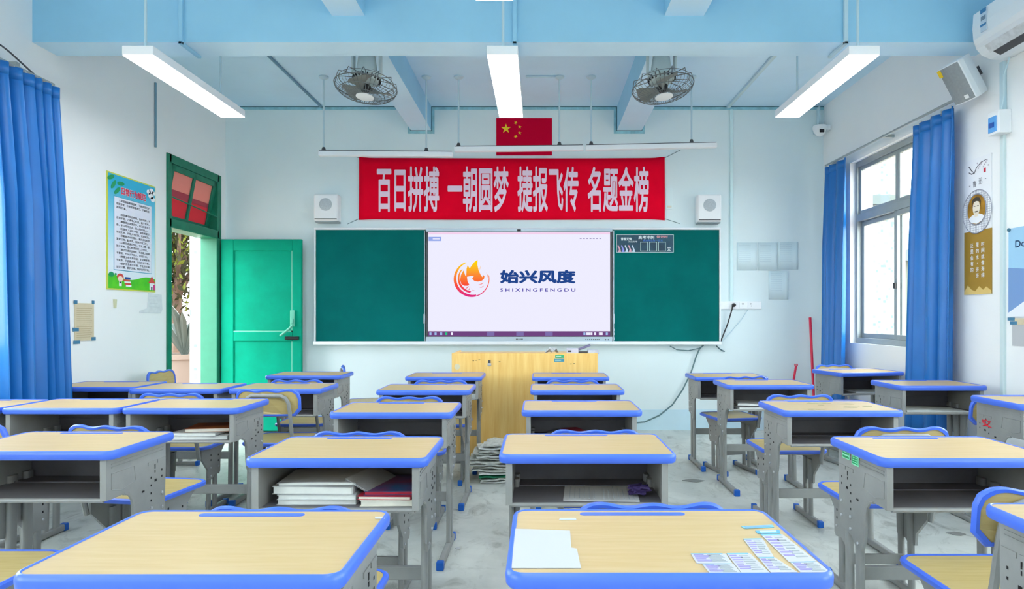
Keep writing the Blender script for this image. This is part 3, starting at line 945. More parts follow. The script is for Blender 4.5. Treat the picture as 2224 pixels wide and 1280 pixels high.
# flame-and-bird emblem with a yellow to pink print
E_fl = bpy.data.materials.new('screen_flame')
E_fl.use_nodes = True
nt = E_fl.node_tree
nt.nodes.clear()
out = nt.nodes.new('ShaderNodeOutputMaterial'); em = nt.nodes.new('ShaderNodeEmission')
tc = nt.nodes.new('ShaderNodeTexCoord'); sp = nt.nodes.new('ShaderNodeSeparateXYZ'); rp = nt.nodes.new('ShaderNodeValToRGB')
nt.links.new(tc.outputs['Generated'], sp.inputs[0]); nt.links.new(sp.outputs['Y'], rp.inputs['Fac'])
rp.color_ramp.elements[0].color = S(225, 45, 125); rp.color_ramp.elements[0].position = 0.05
rp.color_ramp.elements[1].color = S(255, 215, 0); rp.color_ramp.elements[1].position = 0.95
e = rp.color_ramp.elements.new(0.32); e.color = S(250, 75, 55)
e = rp.color_ramp.elements.new(0.60); e.color = S(252, 140, 55)
nt.links.new(rp.outputs['Color'], em.inputs['Color']); nt.links.new(em.outputs[0], out.inputs[0])
def LG(p): return on_front(970 + p[0] / 6.7375, 550 + p[1] / 6.7375)
em_ = MB()
def crescent(c1, R1, c2, R2, a0, a1, n=26):
    o1 = [(c1[0] + R1 * math.cos(math.radians(a0 + (a1 - a0) * k / n)), c1[1] - R1 * math.sin(math.radians(a0 + (a1 - a0) * k / n))) for k in range(n + 1)]
    o2 = [(c2[0] + R2 * math.cos(math.radians(a0 + (a1 - a0) * k / n)), c2[1] - R2 * math.sin(math.radians(a0 + (a1 - a0) * k / n))) for k in range(n + 1)]
    for k in range(n):
        em_.poly([LG(o1[k]), LG(o1[k + 1]), LG(o2[k + 1]), LG(o2[k])], 0.0915, 0.0006)
crescent((378, 388), 258, (398, 376), 240, 112, 282)
crescent((378, 390), 258, (374, 384), 252, 250, 372)
crescent((385, 385), 205, (400, 372), 195, 140, 262)
em_.poly([LG(p) for p in [(262, 262), (285, 330), (300, 350), (303, 300), (305, 240), (320, 190), (340, 215), (350, 235), (380, 190), (420, 140), (465, 108), (462, 180), (480, 260), (510, 330), (535, 360), (545, 330), (565, 345), (560, 380), (530, 410), (470, 425), (420, 415), (385, 385), (410, 345), (360, 345), (312, 355), (320, 420), (345, 470), (320, 485), (270, 485), (230, 460), (212, 400), (225, 330)]], 0.0915, 0.0006)
for ln in ([(470, 472), (520, 465), (560, 440), (520, 455)], [(490, 512), (530, 508), (560, 485), (525, 498)], [(490, 265), (505, 230), (512, 190), (500, 225)], [(590, 290), (615, 340), (618, 380), (605, 335)],
           [(285, 525), (315, 520), (345, 480), (310, 510)], [(330, 552), (345, 545), (358, 490), (345, 525)], [(360, 500), (390, 545), (440, 562), (395, 555)]):
    em_.poly([LG(p) for p in ln], 0.0915, 0.0006)
em_.build('emblem', E_fl, r)
# countdown notice on the board
r = fw_thing('countdown_notice', 'dark countdown notice with three empty boxes on the chalkboard', 'notice')
zb = D - 0.008
M_navy = mat('notice_navy', (0.012, 0.04, 0.075, 1), 0.5, col2=(0.02, 0.09, 0.14, 1), scale=9)
MB().bx((FX(1337), FZ(551), zb - 0.004), (FX(1460), FZ(511), zb)).build('notice_sheet', M_navy, r)
def N(p): return on_front(1320 + p[0] / 13.9, 490 + p[1] / 13.9)
def NR(mbx, a, b, mi=0, z=zb + 0.0012):
    p, q = N(a), N(b); mbx.rect(min(p[0], q[0]), min(p[1], q[1]), max(p[0], q[0]), max(p[1], q[1]), z, 0.0008, mi)
fb = MB()
for (a, b, c, d) in ((235, 300, 1945, 840), (950, 520, 1170, 800), (1215, 520, 1445, 800), (1485, 520, 1705, 800)):
    for (e1, e2) in (((a, b), (c, b + 14)), ((a, d - 14), (c, d)), ((a, b), (a + 14, d)), ((c - 14, b), (c, d))):
        NR(fb, e1, e2)
fb.build('notice_border', mat('notice_line', (0.55, 0.75, 0.72, 1), 0.6), r)
tx = MB()
def NT(body, a, b, mi, bold=0.02):
    p, q = N(a), N(b)
    tx.text(body, (p[0] + q[0]) / 2, (p[1] + q[1]) / 2, abs(q[0] - p[0]), abs(q[1] - p[1]), zb + 0.0016, mi, bold)
NT('高考冲刺', (890, 335), (1365, 440), 0); NT('倒计时', (1430, 330), (1770, 415), 1); NT('离高考还有一百天', (1030, 450), (1620, 510), 2, 0.0)
NT('青春无悔', (370, 390), (690, 480), 0); NT('决战高考', (570, 490), (860, 540), 0, 0.0); NT('天', (1745, 690), (1865, 800), 0)
tx.build('lettering', [mat('notice_white', (0.8, 0.88, 0.9, 1), 0.6), mat('notice_pink', (0.75, 0.35, 0.38, 1), 0.6), mat('notice_blue', (0.06, 0.22, 0.75, 1), 0.6)], r)
ar = MB()
for k, c in enumerate((0, 1, 2, 0, 2)):
    xx = 265 + 105 * k
    p = [N((xx, 640)), N((xx + 25, 610)), N((xx + 90, 740)), N((xx + 110, 825)), N((xx + 20, 825)), N((xx + 50, 740))]
    ar.poly(p, zb + 0.0012, 0.0008, c)
ar.build('raised_hands_picture', [mat('notice_rose', (0.75, 0.4, 0.5, 1), 0.6), mat('notice_violet', (0.3, 0.3, 0.8, 1), 0.6), mat('notice_pale', (0.6, 0.72, 0.85, 1), 0.6)], r)
# speakers either side of the banner
def wall_speaker(px0, px1, py0, py1, label):
    r = thing('wall_speaker', label, 'speaker', (0, YW, 0), FRONT, 'small white speakers beside the banner')
    x0, x1, z1, z0 = FX(px0), FX(px1), FZ(py0), FZ(py1)
    cx, cz = (x0 + x1) / 2, (z0 + z1) / 2
    MB().bx((x0, z0 + 0.012, 0.002), (x1, z1, 0.13)).build('cabinet', M_white, r, bevel=0.018, seg=3)
    MB().lathe([(0.066, 0.130), (0.066, 0.134), (0.055, 0.137)], (cx, cz + 0.035, 0), 28).build('grille', mat('pale_grille', (0.52, 0.58, 0.62, 1), 0.7, var=0.2, scale=120), r, smooth=True)
    MB().bx((x0 + 0.012, z0 + 0.026, 0.128), (x1 - 0.012, z0 + 0.036, 0.1315)).build('port_slot', M_dgrey, r)
    MB().bx((x0 + 0.008, z0, 0.002), (x1 - 0.008, z0 + 0.012, 0.11)).build('base', mat('speaker_base', (0.30, 0.36, 0.38, 1), 0.5), r)
wall_speaker(690, 742, 426, 486, 'small white wall speaker above the door end of the chalkboard')
wall_speaker(1509, 1560, 427, 488, 'small white wall speaker above the window end of the chalkboard')
# socket trunking, vertical conduit, plug and cords
r = fw_thing('socket_strip', 'white strip of wall sockets beside the chalkboard', 'socket')
MB().bx((FX(1563), FZ(672), 0.001), (FX(1652), FZ(655), 0.03)).build('strip_body', M_white, r, bevel=0.004)
for (a, b) in ((1604, 1620), (1622, 1637)):
    MB().bx((FX(a), FZ(670), 0.028), (FX(b), FZ(657), 0.036)).build('socket', M_white, r, bevel=0.002)
pn = MB()
for px in (1611, 1629):
    pn.bx((FX(px) - 0.008, FZ(662), 0.036), (FX(px) - 0.004, FZ(659), 0.037)); pn.bx((FX(px) + 0.004, FZ(662), 0.036), (FX(px) + 0.008, FZ(659), 0.037)); pn.bx((FX(px) - 0.002, FZ(666), 0.036), (FX(px) + 0.002, FZ(664), 0.037))
pn.build('socket_slots', M_dgrey, r)
tag(MB().bx((FX(1585), YW - 0.022, FZ(655)), (FX(1591.5), YW - 0.0005, ZC - 0.035)).build('cable_trunking', mat('aqua_trunking', (0.66, 0.85, 0.87, 1), 0.5), bevel=0.003), 'thin painted trunking running down to the wall sockets', 'trunking')
tag(MB().tube([(-2.31, BY1, ZC - 0.012), (-2.315, YW, ZC - 0.012)], 0.012, 8).build('ceiling_conduit', M_pipeb, smooth=True), 'dark conduit along the ceiling on the door side', 'conduit')
tag(MB().bx((1.985, BY1, ZC - 0.022), (2.02, YW - 0.005, ZC)).build('ceiling_trunking', M_pipe, bevel=0.003), 'pale trunking along the ceiling on the window side', 'trunking')
tag(MB().tube([AT(1142, 171, 5.98)[:2] + (ZC - 0.010,), AT(1206, 171, 5.98)[:2] + (ZC - 0.010,)], 0.010, 8).build('short_conduit', M_pipe, smooth=True), 'short pale conduit on the ceiling near the middle batten', 'conduit')
for (px, lab, mm) in ((395, 'thin blue conduit on the cross beam above the door side lamp', M_beam), (1118, 'thin conduit on the cross beam above the middle lamp', M_beam), (1835, 'pale conduit on the cross beam above the window side lamp', M_pipe)):
    X = (px - CX) * BY0 / F
    r = thing('beam_conduit', lab, 'conduit', (X, BY0, BZ), group='conduits running over the cross beam')
    MB().bx((-0.013, -0.022, -0.018), (0.013, 0.0, ZC - BZ)).build('riser', mm, r, bevel=0.003)
    MB().bx((-0.013, -0.022, -0.018), (0.013, BY1 - BY0, 0.0)).build('soffit_run', mm, r, bevel=0.003)
pg = fw_thing('plug', 'black plug pushed into the wall socket strip', 'plug')
MB().lathe([(0.016, 0.03), (0.020, 0.04), (0.018, 0.065), (0.008, 0.072)], (FX(1591), FZ(663), 0), 14).build('plug_body', M_black, pg, smooth=True)
def FP(px, py, off): return AT(px, py, YW - off)
tag(MB().tube([FP(1591, 664, 0.05), FP(1590, 672, 0.06), FP(1580, 705, 0.03), FP(1570, 730, 0.03), FP(1563, 748, 0.03)], 0.007, 6).build('power_cord', M_black, smooth=True), 'black cord hanging from the plug to the chalkboard corner', 'cord')
tag(MB().tube([FP(1625, 672, 0.04), FP(1610, 695, 0.02), FP(1590, 718, 0.02), FP(1566, 744, 0.03)], 0.004, 6).build('thin_cord', M_pipe, smooth=True), 'thin pale cord slanting from socket strip to chalkboard', 'cord')
tag(MB().tube([FP(1556, 751, 0.03), FP(1562, 758, 0.03), FP(1574, 764, 0.03), FP(1568, 762, 0.03), FP(1556, 752, 0.03)], 0.006, 6).build('cable_end', M_cord, smooth=True), 'coiled cable end under the chalkboard corner', 'cord')
tag(MB().tube([FP(1528, 750, 0.03), FP(1520, 757, 0.03), FP(1512, 775, 0.03), FP(1500, 812, 0.03), FP(1482, 848, 0.03), FP(1460, 880, 0.04), FP(1432, 903, 0.05), FP(1400, 917, 0.09), FP(1360, 921, 0.15)], 0.008, 6).build('long_cable', M_cord, smooth=True), 'long grey cable drooping from chalkboard to the lectern', 'cable')
tag(MB().tube([FP(1455, 752, 0.03), FP(1470, 760, 0.03), FP(1495, 762, 0.03), FP(1518, 757, 0.03)], 0.005, 6).build('short_cable', M_cord, smooth=True), 'short grey cable looping below the chalkboard ledge', 'cable')
# faded sheets on the front wall
M_fade = mat('faded_sheet', (0.72, 0.86, 0.90, 1), 0.6)
for k, (a, b, c, d, lab) in enumerate(((1600, 527, 1643, 588, 'faded paper sheet nearest the trunking in the upper row'), (1646, 527, 1687, 588, 'faded paper sheet in the middle of the upper row'), (1689, 526, 1732, 586, 'faded paper sheet nearest the window in the upper row'), (1669, 589, 1711, 651, 'single faded paper sheet hanging below the row of three'))):
    r = thing('paper_sheet', lab, 'paper', (0, YW, 0), FRONT, 'faded sheets on the front wall')
    mb = MB()
    x0, x1, z1, z0 = FX(a), FX(b), FZ(b if False else c if False else 0), 0
    x0, x1, z1, z0 = FX(a), FX(c), FZ(b), FZ(d)
    nn = 8
    vs = []
    for j in range(2):
        for i in range(nn + 1):
            u = i / nn
            vs.append((x0 + (x1 - x0) * u, z1 if j == 0 else z0, 0.004 + 0.012 * max(0, u - 0.75) * 4 * (1 if j else 0.5)))
    mb.add(vs, [(i, nn + 1 + i, nn + 2 + i, i + 1) for i in range(nn)])
    o = mb.build('sheet', M_fade, r, smooth=True)
    sd = o.modifiers.new('thickness', 'SOLIDIFY'); sd.thickness = 0.0015; sd.offset = 0
    ln = MB()
    for q in range(9):
        zz = z1 - 0.03 - q * 0.022
        ln.rect(x0 + 0.02, zz, x0 + (x1 - x0) * 0.7, zz + 0.005, 0.0062)
    ln.build('print_lines', mat('faded_print', (0.60, 0.74, 0.80, 1), 0.7), r)
r = fw_thing('wall_plate', 'blank pale wall plate beside the window end of the banner', 'plate')
MB().bx((FX(1445), FZ(455), 0.0005), (FX(1460), FZ(409), 0.008)).build('plate_body', mat('pale_plate', (0.74, 0.86, 0.88, 1), 0.5), r, bevel=0.002)
MB().bx((FX(1449), FZ(452), 0.008), (FX(1458), FZ(447), 0.012)).build('plate_label', mat('plate_label_beige', S(220, 215, 200), 0.6), r)
# corner camera
r = thing('dome_camera', 'white dome camera in the corner near the ceiling', 'camera', AT(1780, 283, 6.70))
MB().lathe([(0.065, 0.045), (0.07, 0.02), (0.06, -0.01), (0.052, -0.03)], n=20).bx((0.0, -0.03, 0.0), (0.10, 0.03, 0.045)).build('camera_base', M_white, r, smooth=True)
MB().lathe([(0.052, 0.0), (0.05, -0.02), (0.036, -0.045), (0.01, -0.058)], (0, -0.01, -0.01), 20).build('dome', M_white, r, smooth=True)
MB().box((0, -0.056, -0.02), (0.05, 0.012, 0.035)).build('lens', M_black, r, bevel=0.005)
MB().bx((0.035, 0.10, 0.0), (0.05, 0.155, 0.28)).bx((0.0, 0.03, 0.0), (0.05, 0.155, 0.02)).build('cable_cover', M_pipe, r)

# ------------------------------------------------------------------ posters on the door wall
def LY(px): return XL * F / (px - CX)
r = thing('rules_poster', 'tall blue and green poster with rows of printed rules', 'poster', (XL, 0, 0), LEFT)
y0, y1, z0, z1 = LY(230), LY(336), 1.418, 2.335
W_, H_ = y1 - y0, z1 - z0
def PU(u, v): return (y0 + u * W_, z0 + v * H_)
M_psky = bpy.data.materials.new('poster_sky_print')
M_psky.use_nodes = True
nt = M_psky.node_tree
bs = nt.nodes['Principled BSDF']; bs.inputs['Roughness'].default_value = 0.5
tc = nt.nodes.new('ShaderNodeTexCoord'); sp = nt.nodes.new('ShaderNodeSeparateXYZ'); rp = nt.nodes.new('ShaderNodeValToRGB')
nt.links.new(tc.outputs['Generated'], sp.inputs[0]); nt.links.new(sp.outputs['Y'], rp.inputs['Fac']); nt.links.new(rp.outputs['Color'], bs.inputs['Base Color'])
rp.color_ramp.elements[0].color = S(225, 235, 245); rp.color_ramp.elements[0].position = 0.2
rp.color_ramp.elements[1].color = S(40, 175, 215); rp.color_ramp.elements[1].position = 0.92
e = rp.color_ramp.elements.new(0.55); e.color = S(150, 215, 235)
M_pborder = mat('poster_yellow_border', S(205, 210, 90), 0.5)
MB().bx((y0, z0, 0.001), (y1, z1, 0.006)).build('poster_border', M_pborder, r)
a, b = PU(0.025, 0.012), PU(0.985, 0.988)
MB().bx((a[0], a[1], 0.005), (b[0], b[1], 0.0072)).build('poster_sheet', M_psky, r)
M_hill = mat('poster_hill_green', S(95, 205, 40), 0.5, col2=S(60, 185, 40), scale=6)
hp = [PU(0.025, 0.012)] + [PU(0.985, 0.012)] + [PU(1 - 0.015 - 0.96 * k / 14, 0.115 + 0.02 * math.sin(k * 0.55 + 0.3)) for k in range(15)]
MB().poly(hp, 0.0084, 0.001).build('hill_print', M_hill, r)
tp = MB()
a, b = PU(0.135, 0.175), PU(0.90, 0.80)
MB().bx((a[0] - 0.006, a[1] - 0.006, 0.0075), (b[0] + 0.006, b[1] + 0.006, 0.0088)).build('panel_outline', mat('poster_outline', S(90, 170, 200), 0.5), r)
MB().bx((a[0], a[1], 0.0085), (b[0], b[1], 0.0096)).build('text_panel', mat('poster_panel', S(228, 230, 244), 0.5), r)
tx = MB()
hc = PU(0.52, 0.865)
tx.text('日常行为规范', hc[0], hc[1], 0.335 * 0.98, 0.066, 0.0098, 1, 0.045)
tx.text('日常行为规范', hc[0], hc[1], 0.335 * 0.95, 0.060, 0.0108, 0, 0.03)
tx.build('heading', [mat('poster_heading_red', S(215, 40, 80), 0.5), mat('poster_heading_white', (0.85, 0.85, 0.88, 1), 0.5)], r)
rules = ['　1.爱国旗国徽唱国歌，了解祖国历史，', '国家荣誉。升降国旗要肃立，不做有损', '国格的事。', '',
         '　2.自觉遵守校纪校规，按时到校，不', '迟到早退。上课专心听讲，勤于思考。', '　3.尊敬师长友爱同学，自己的事自己', '做，学习同伴优点，热心帮助他人。',
         '　4.礼貌待人诚实守信，借东西要还，', '说话文明，不骂人不打架，知错就改。', '　5.穿戴整洁大方得体，课间活动有序，', '爱护公物，勤洗手，保持环境卫生。',
         '　6.认真完成课后作业，书写工整一致，', '独立思考，细心检查按时上交作业。', '　7.遵守交通安全规则，不在路上追逐，', '不攀爬，不玩火不玩水，珍惜生命。',
         '　8.孝敬父母长辈体贴，主动做家务，', '不挑食，不浪费水电，衣着朴素节俭。', '　9.爱护花草树木环境，不乱扔垃圾，', '讲究公德，爱护文物，保护自然环境。']
tx = MB()
n_l = len(rules)
for i, ln in enumerate(rules):
    if not ln.strip(): continue
    v = 0.775 - (0.775 - 0.20) * i / (n_l - 1)
    p = PU(0.0, v)
    ind = ln.startswith('　')
    body = ln.strip('　')
    full = 17.5
    x_a = 0.17 + (0.06 if ind else 0)
    wd = min(0.87 - x_a, 0.70 * len(body) / full)
    q = PU(x_a + wd / 2, v)
    tx.text(body, q[0], q[1], wd * W_, 0.0195, 0.0102, 0, 0.008)
tx.build('printed_rules', M_ink, r)
ar = MB()
def ell(u, v, ru, rv, mi, z=0.0094, n=14):
    c = PU(u, v); ar.poly([(c[0] + ru * W_ * math.cos(2 * PI * k / n), c[1] + rv * H_ * math.sin(2 * PI * k / n)) for k in range(n)], z, 0.0008, mi)
def quad(u0, v0, u1, v1, mi, z=0.0094):
    p, q = PU(u0, v0), PU(u1, v1); ar.rect(p[0], p[1], q[0], q[1], z, 0.0008, mi)
PRM = [mat('print_green', S(30, 150, 95), 0.5), mat('print_white', S(240, 240, 245), 0.5), mat('print_red', S(215, 75, 70), 0.5), mat('print_navy', S(35, 70, 150), 0.5), mat('print_skin', S(245, 215, 200), 0.5), mat('print_dark', S(60, 60, 80), 0.5), mat('print_magenta', S(220, 60, 140), 0.5)]
for (u, v, a_) in ((0.12, 0.90, 0.9), (0.26, 0.925, 0.1), (0.19, 0.855, 0.7), (0.07, 0.955, 0.4)):
    c = PU(u, v); ar.poly([(c[0] + 0.045 * math.cos(t) * math.cos(a_) - 0.017 * math.sin(t) * math.sin(a_), c[1] + 0.045 * math.cos(t) * math.sin(a_) + 0.017 * math.sin(t) * math.cos(a_)) for t in [2 * PI * k / 12 for k in range(12)]], 0.0094, 0.0008, 0)
ar.build('leaf_print', PRM, r); ar = MB()
for (u, v, q) in ((0.84, 0.93, 0.045), (0.90, 0.945, 0.05), (0.95, 0.93, 0.04), (0.89, 0.90, 0.06), (0.93, 0.87, 0.05)):
    ell(u, v, q, q * 0.5, 1)
ar.build('cloud_print', PRM, r); ar = MB()
quad(0.36, 0.035, 0.47, 0.05, 1); quad(0.34, 0.05, 0.46, 0.064, 2); quad(0.33, 0.066, 0.46, 0.08, 1); quad(0.31, 0.082, 0.44, 0.095, 2)
quad(0.34, 0.098, 0.45, 0.118, 3, 0.0098)
ar.build('book_pile_print', PRM, r); ar = MB()
ell(0.25, 0.115, 0.065, 0.030, 2); ell(0.25, 0.098, 0.05, 0.024, 4, 0.0102); quad(0.225, 0.035, 0.275, 0.075, 1, 0.0098); ell(0.25, 0.066, 0.02, 0.008, 5, 0.0106)
ar.build('child_print', PRM, r); ar = MB()
quad(0.86, 0.02, 0.97, 0.085, 1); c = PU(0.91, 0.115); ar.poly([(c[0] - 0.05, c[1] - 0.03), (c[0] + 0.05, c[1] - 0.03), (c[0], c[1] + 0.03)], 0.0100, 0.0008, 2); quad(0.94, 0.02, 0.985, 0.07, 6, 0.0102); quad(0.89, 0.02, 0.92, 0.05, 5, 0.0104)
ar.build('house_print', PRM, r); ar = MB()
ell(0.08, 0.13, 0.05, 0.022, 0); ell(0.16, 0.135, 0.02, 0.01, 0)
ar.build('bush_print', PRM, r)
# beige notice
r = thing('beige_notice', 'small beige handwritten notice taped beside the blue curtain', 'notice', (XL, 0, 0), LEFT)
y0, y1, z0, z1 = LY(161), LY(203), 1.03, 1.305
M_beige = mat('beige_sheet', S(216, 202, 172), 0.7, var=0.12, scale=9)
MB().bx((y0, z0, 0.001), (y1, z1, 0.004)).build('sheet', M_beige, r)
ln = MB()
for k in range(15):
    zz = z1 - 0.04 - k * 0.015
    ln.rect(y0 + 0.02, zz, y1 - 0.02 - 0.01 * (k % 3), zz + 0.003, 0.0048)
ln.build('written_lines', mat('beige_ink', S(178, 160, 128), 0.7), r)
M_tape = mat('blue_tape', S(70, 125, 160), 0.5)
for (u, v, wd) in ((0.04, 1.02, 0.035), (0.95, 1.03, 0.025), (0.05, 0.30, 0.06), (0.1, -0.03, 0.065), (0.97, 0.04, 0.045)):
    MB().box((y0 + u * (y1 - y0), z0 + v * (z1 - z0), 0.005), (wd, 0.026, 0.002)).build('tape', M_tape, r)
r = thing('wall_hook', 'tiny beige hook on the wall below the rules poster', 'hook', (XL, LY(247), 1.2 + (690 - 660) * LY(247) / F), LEFT)
MB().prism([(-0.012, 0.035), (0.012, 0.035), (0.004, -0.035), (-0.004, -0.035)], 0.0, 0.02, 'z').build('hook_body', mat('hook_beige', S(205, 205, 170), 0.6), r, bevel=0.002)
r = thing('torn_sheet', 'torn white paper remnant on the wall beside the door', 'paper', (XL, 0, 0), LEFT)
M_torn = mat('torn_paper', (0.72, 0.76, 0.79, 1), 0.7, var=0.1, scale=20)
ya, yb = LY(303), LY(352)
MB().poly([(ya, 1.235), (yb - 0.02, 1.24), (yb, 1.27), (yb - 0.01, 1.40), (ya + 0.12, 1.41), (ya + 0.10, 1.28), (ya, 1.255)], 0.003, 0.002).build('sheet', M_torn, r)
ln = MB()
for k in range(4):
    ln.rect(ya + 0.13, 1.29 + k * 0.03, yb - 0.04 - 0.03 * (k % 2), 1.294 + k * 0.03, 0.0036)
ln.rect(ya + 0.02, 1.236, yb - 0.03, 1.242, 0.0044)
ln.build('faint_lines', mat('torn_print', (0.58, 0.62, 0.66, 1), 0.7), r)
tag(MB().tube([(XL + 0.008, LY(336), 3.24), (XL + 0.008, LY(336), 2.68)], 0.010, 6).build('wall_conduit', M_pipeb, smooth=True), 'short vertical conduit on the wall above the rules poster', 'conduit')

# ------------------------------------------------------------------ window wall: scroll, poster, box, air conditioner, speaker
def RY(px): return XR * F / (px - CX)
r = thing('scroll_poster', 'narrow white and gold scroll poster with an oval portrait', 'poster', (XR, 0, 0), RIGHT)
ya, yb = 4.575, 4.30             # local x runs from the curtain side towards the viewer
xo, xe = -ya, -yb
zb_, zt_ = 1.36, 2.30
M_gold = mat('scroll_gold', S(168, 132, 48), 0.5, var=0.08, scale=5)
M_scroll = mat('scroll_white', S(236, 238, 242), 0.6)
MB().bx((xo, 1.80, 0.001), (xe, zt_, 0.006)).build('upper_sheet', M_scroll, r)
MB().bx((xo, zb_, 0.001), (xe, 1.80, 0.006)).build('lower_sheet', M_gold, r)
xm = (xo + xe) / 2
def disc(cx, cy, rx, ry, n=32): return [(cx + rx * math.cos(2 * PI * k / n), cy + ry * math.sin(2 * PI * k / n)) for k in range(n)]
M_lat = mat('lattice_grey', S(150, 152, 165), 0.6)
pm = MB(); pm.poly(disc(xm, 1.93, 0.148, 0.150), 0.010, 0.004)
med = pm.build('medallion', M_scroll, r)
lt = MB()
for k in range(-9, 10):
    h = 0.0155 * k
    wv = math.sqrt(max(0, 0.146 ** 2 - h * h))
    lt.rect(xm - wv, 1.93 + h - 0.001, xm + wv, 1.93 + h + 0.001, 0.0108); lt.rect(xm + h - 0.001, 1.93 - wv, xm + h + 0.001, 1.93 + wv, 0.0108)
lt.tube([(p[0], p[1], 0.0108) for p in disc(xm, 1.93, 0.147, 0.149)], 0.003, 4, closed=True)
lt.build('lattice', M_lat, med)
pt = MB()
pt.poly(disc(xm, 1.945, 0.095, 0.105), 0.0125, 0.002, 0)
pt.poly([(xm - 0.085, 1.885), (xm - 0.05, 1.905), (xm - 0.02, 1.915), (xm + 0.02, 1.915), (xm + 0.055, 1.905), (xm + 0.085, 1.885), (xm + 0.06, 1.862), (xm, 1.845), (xm - 0.06, 1.862)], 0.0137, 0.001, 1)
pt.poly(disc(xm, 1.955, 0.036, 0.052, 20), 0.0145, 0.001, 2)
pt.rect(xm - 0.018, 1.895, xm + 0.018, 1.925, 0.0140, 0.001, 2)
pt.poly([(xm - 0.042, 1.96), (xm - 0.044, 2.0), (xm - 0.03, 2.022), (xm, 2.03), (xm + 0.03, 2.022), (xm + 0.044, 2.0), (xm + 0.042, 1.96), (xm + 0.033, 1.995), (xm, 2.002), (xm - 0.033, 1.995)], 0.0155, 0.001, 3)
pt.rect(xm - 0.014, 1.925, xm + 0.014, 1.933, 0.0153, 0.001, 3)
for sgn in (-1, 1):
    pt.rect(xm + sgn * 0.016 - 0.009, 1.966, xm + sgn * 0.016 + 0.009, 1.970, 0.0153, 0.001, 3)
pt.tube([(p[0], p[1], 0.013) for p in disc(xm, 1.945, 0.096, 0.106)], 0.004, 4, 4, closed=True)
pt.build('portrait_print', [mat('portrait_gold', S(190, 140, 40), 0.5, var=0.5, scale=12), M_scroll, mat('portrait_face', S(235, 225, 205), 0.6), mat('portrait_dark', S(70, 62, 50), 0.6), M_lat], med)
for (body, xx, zz) in (('时间就像海绵', 0.055, 1.70), ('里的水，挤挤', 0.0, 1.70), ('还是会有的', -0.055, 1.70)):
    tx = MB()
    for k, ch in enumerate(body):
        tx.text(ch, xm + xx, zz - k * 0.042, 0.030 if ch != '，' else 0.008, 0.032 if ch != '，' else 0.010, 0.0072, 0, 0.01)
    tx.build('quotation_column', M_scroll, r)
tx = MB()
tx.text('鲁', xm - 0.028, 2.125, 0.036, 0.044, 0.0072); tx.text('迅', xm + 0.032, 2.135, 0.036, 0.044, 0.0072)
tx.rect(xm - 0.085, 2.118, xm - 0.072, 2.122, 0.0072); tx.rect(xm + 0.075, 2.138, xm + 0.088, 2.142, 0.0072)
for pth in ([(xm - 0.085, 2.255), (xm - 0.06, 2.225), (xm - 0.03, 2.20), (xm - 0.01, 2.235), (xm + 0.04, 2.262), (xm + 0.09, 2.268)], [(xm - 0.03, 2.20), (xm - 0.06, 2.20), (xm - 0.085, 2.215)]):
    tx.tube([(p[0], p[1], 0.0066) for p in pth], [0.004 - 0.0004 * i for i in range(len(pth))], 5)
for k in range(10):
    a = PU and (xm + 0.0 + 0.012 * k, 2.262 - 0.012 * ((k * 7) % 4))
    tx.poly(disc(a[0], a[1], 0.006, 0.006, 8), 0.0070, 0.0006, 2)
tx.rect(xm + 0.062, 2.185, xm + 0.084, 2.215, 0.0072, 0.0008, 1)
tx.build('ink_drawing', [mat('scroll_ink', S(85, 85, 95), 0.6), mat('scroll_seal', S(200, 50, 70), 0.6), mat('blossom_grey', S(190, 180, 190), 0.6)], r)
mt = MB()
mt.poly([(xo, zb_), (xe, zb_), (xe, zb_ + 0.02), (xe - 0.05, zb_ + 0.05), (xe - 0.08, zb_ + 0.028), (xe - 0.12, zb_ + 0.055), (xe - 0.16, zb_ + 0.02), (xe - 0.2, zb_ + 0.035), (xe - 0.235, zb_ + 0.065), (xo, zb_ + 0.02)], 0.0070, 0.0008)
mt.build('mountain_print', mat('scroll_mountain', S(225, 195, 120), 0.5), r)
# partly seen blue poster
r = thing('blue_poster', 'pale blue poster at the frame edge, pinned by its corner', 'poster', (XR, 0, 0), RIGHT)
xo, xe, zb_, zt_ = -4.145, -3.45, 1.205, 1.77
MB().bx((xo, zb_, 0.001), (xe, zt_, 0.005)).build('poster_sheet', mat('poster_pale_blue', S(160, 205, 235), 0.5), r)
pr = MB()
pr.poly([(xo, 1.52), (xe, 1.44), (xe, zb_), (xo, zb_)], 0.0060, 0.0008, 0)
pr.poly([(xo, zb_), (xe, zb_), (xe, 1.50), (xo + 0.25, 1.36), (xo, 1.23)], 0.0068, 0.0008, 1)
pr.poly(disc(xo + 0.22, 1.27, 0.05, 0.05, 16), 0.0076, 0.0008, 2)
pr.build('landscape_print', [mat('poster_slate', S(120, 155, 205), 0.5), mat('poster_snow', S(235, 238, 245), 0.5), M_lat], r)
tx = MB()
tx.text('Do not', xo + 0.165, 1.665, 0.21, 0.045, 0.0062, 0, 0.01)
tx.text('Be', xo + 0.19, 1.585, 0.09, 0.045, 0.0062, 0, 0.01)
tx.text('青年', xo + 0.19, 1.505, 0.07, 0.02, 0.0066)
tx.build('lettering', mat('poster_navy', S(30, 60, 100), 0.5), r)
MB().lathe([(0.012, 0.005), (0.012, 0.012), (0.006, 0.016)], (xo + 0.008, zt_ - 0.008, 0), 12).build('pin', mat('pin_teal', S(60, 110, 130), 0.4), r)
r = thing('small_sheet', 'white sheet with blue tape below the pale blue poster', 'paper', (XR, 0, 0), RIGHT)
MB().bx((-4.115, 1.02, 0.001), (-3.85, 1.18, 0.004)).build('sheet', M_paper, r)
MB().bx((-4.10, 1.155, 0.004), (-3.88, 1.195, 0.006)).build('beige_strip', M_beige, r)
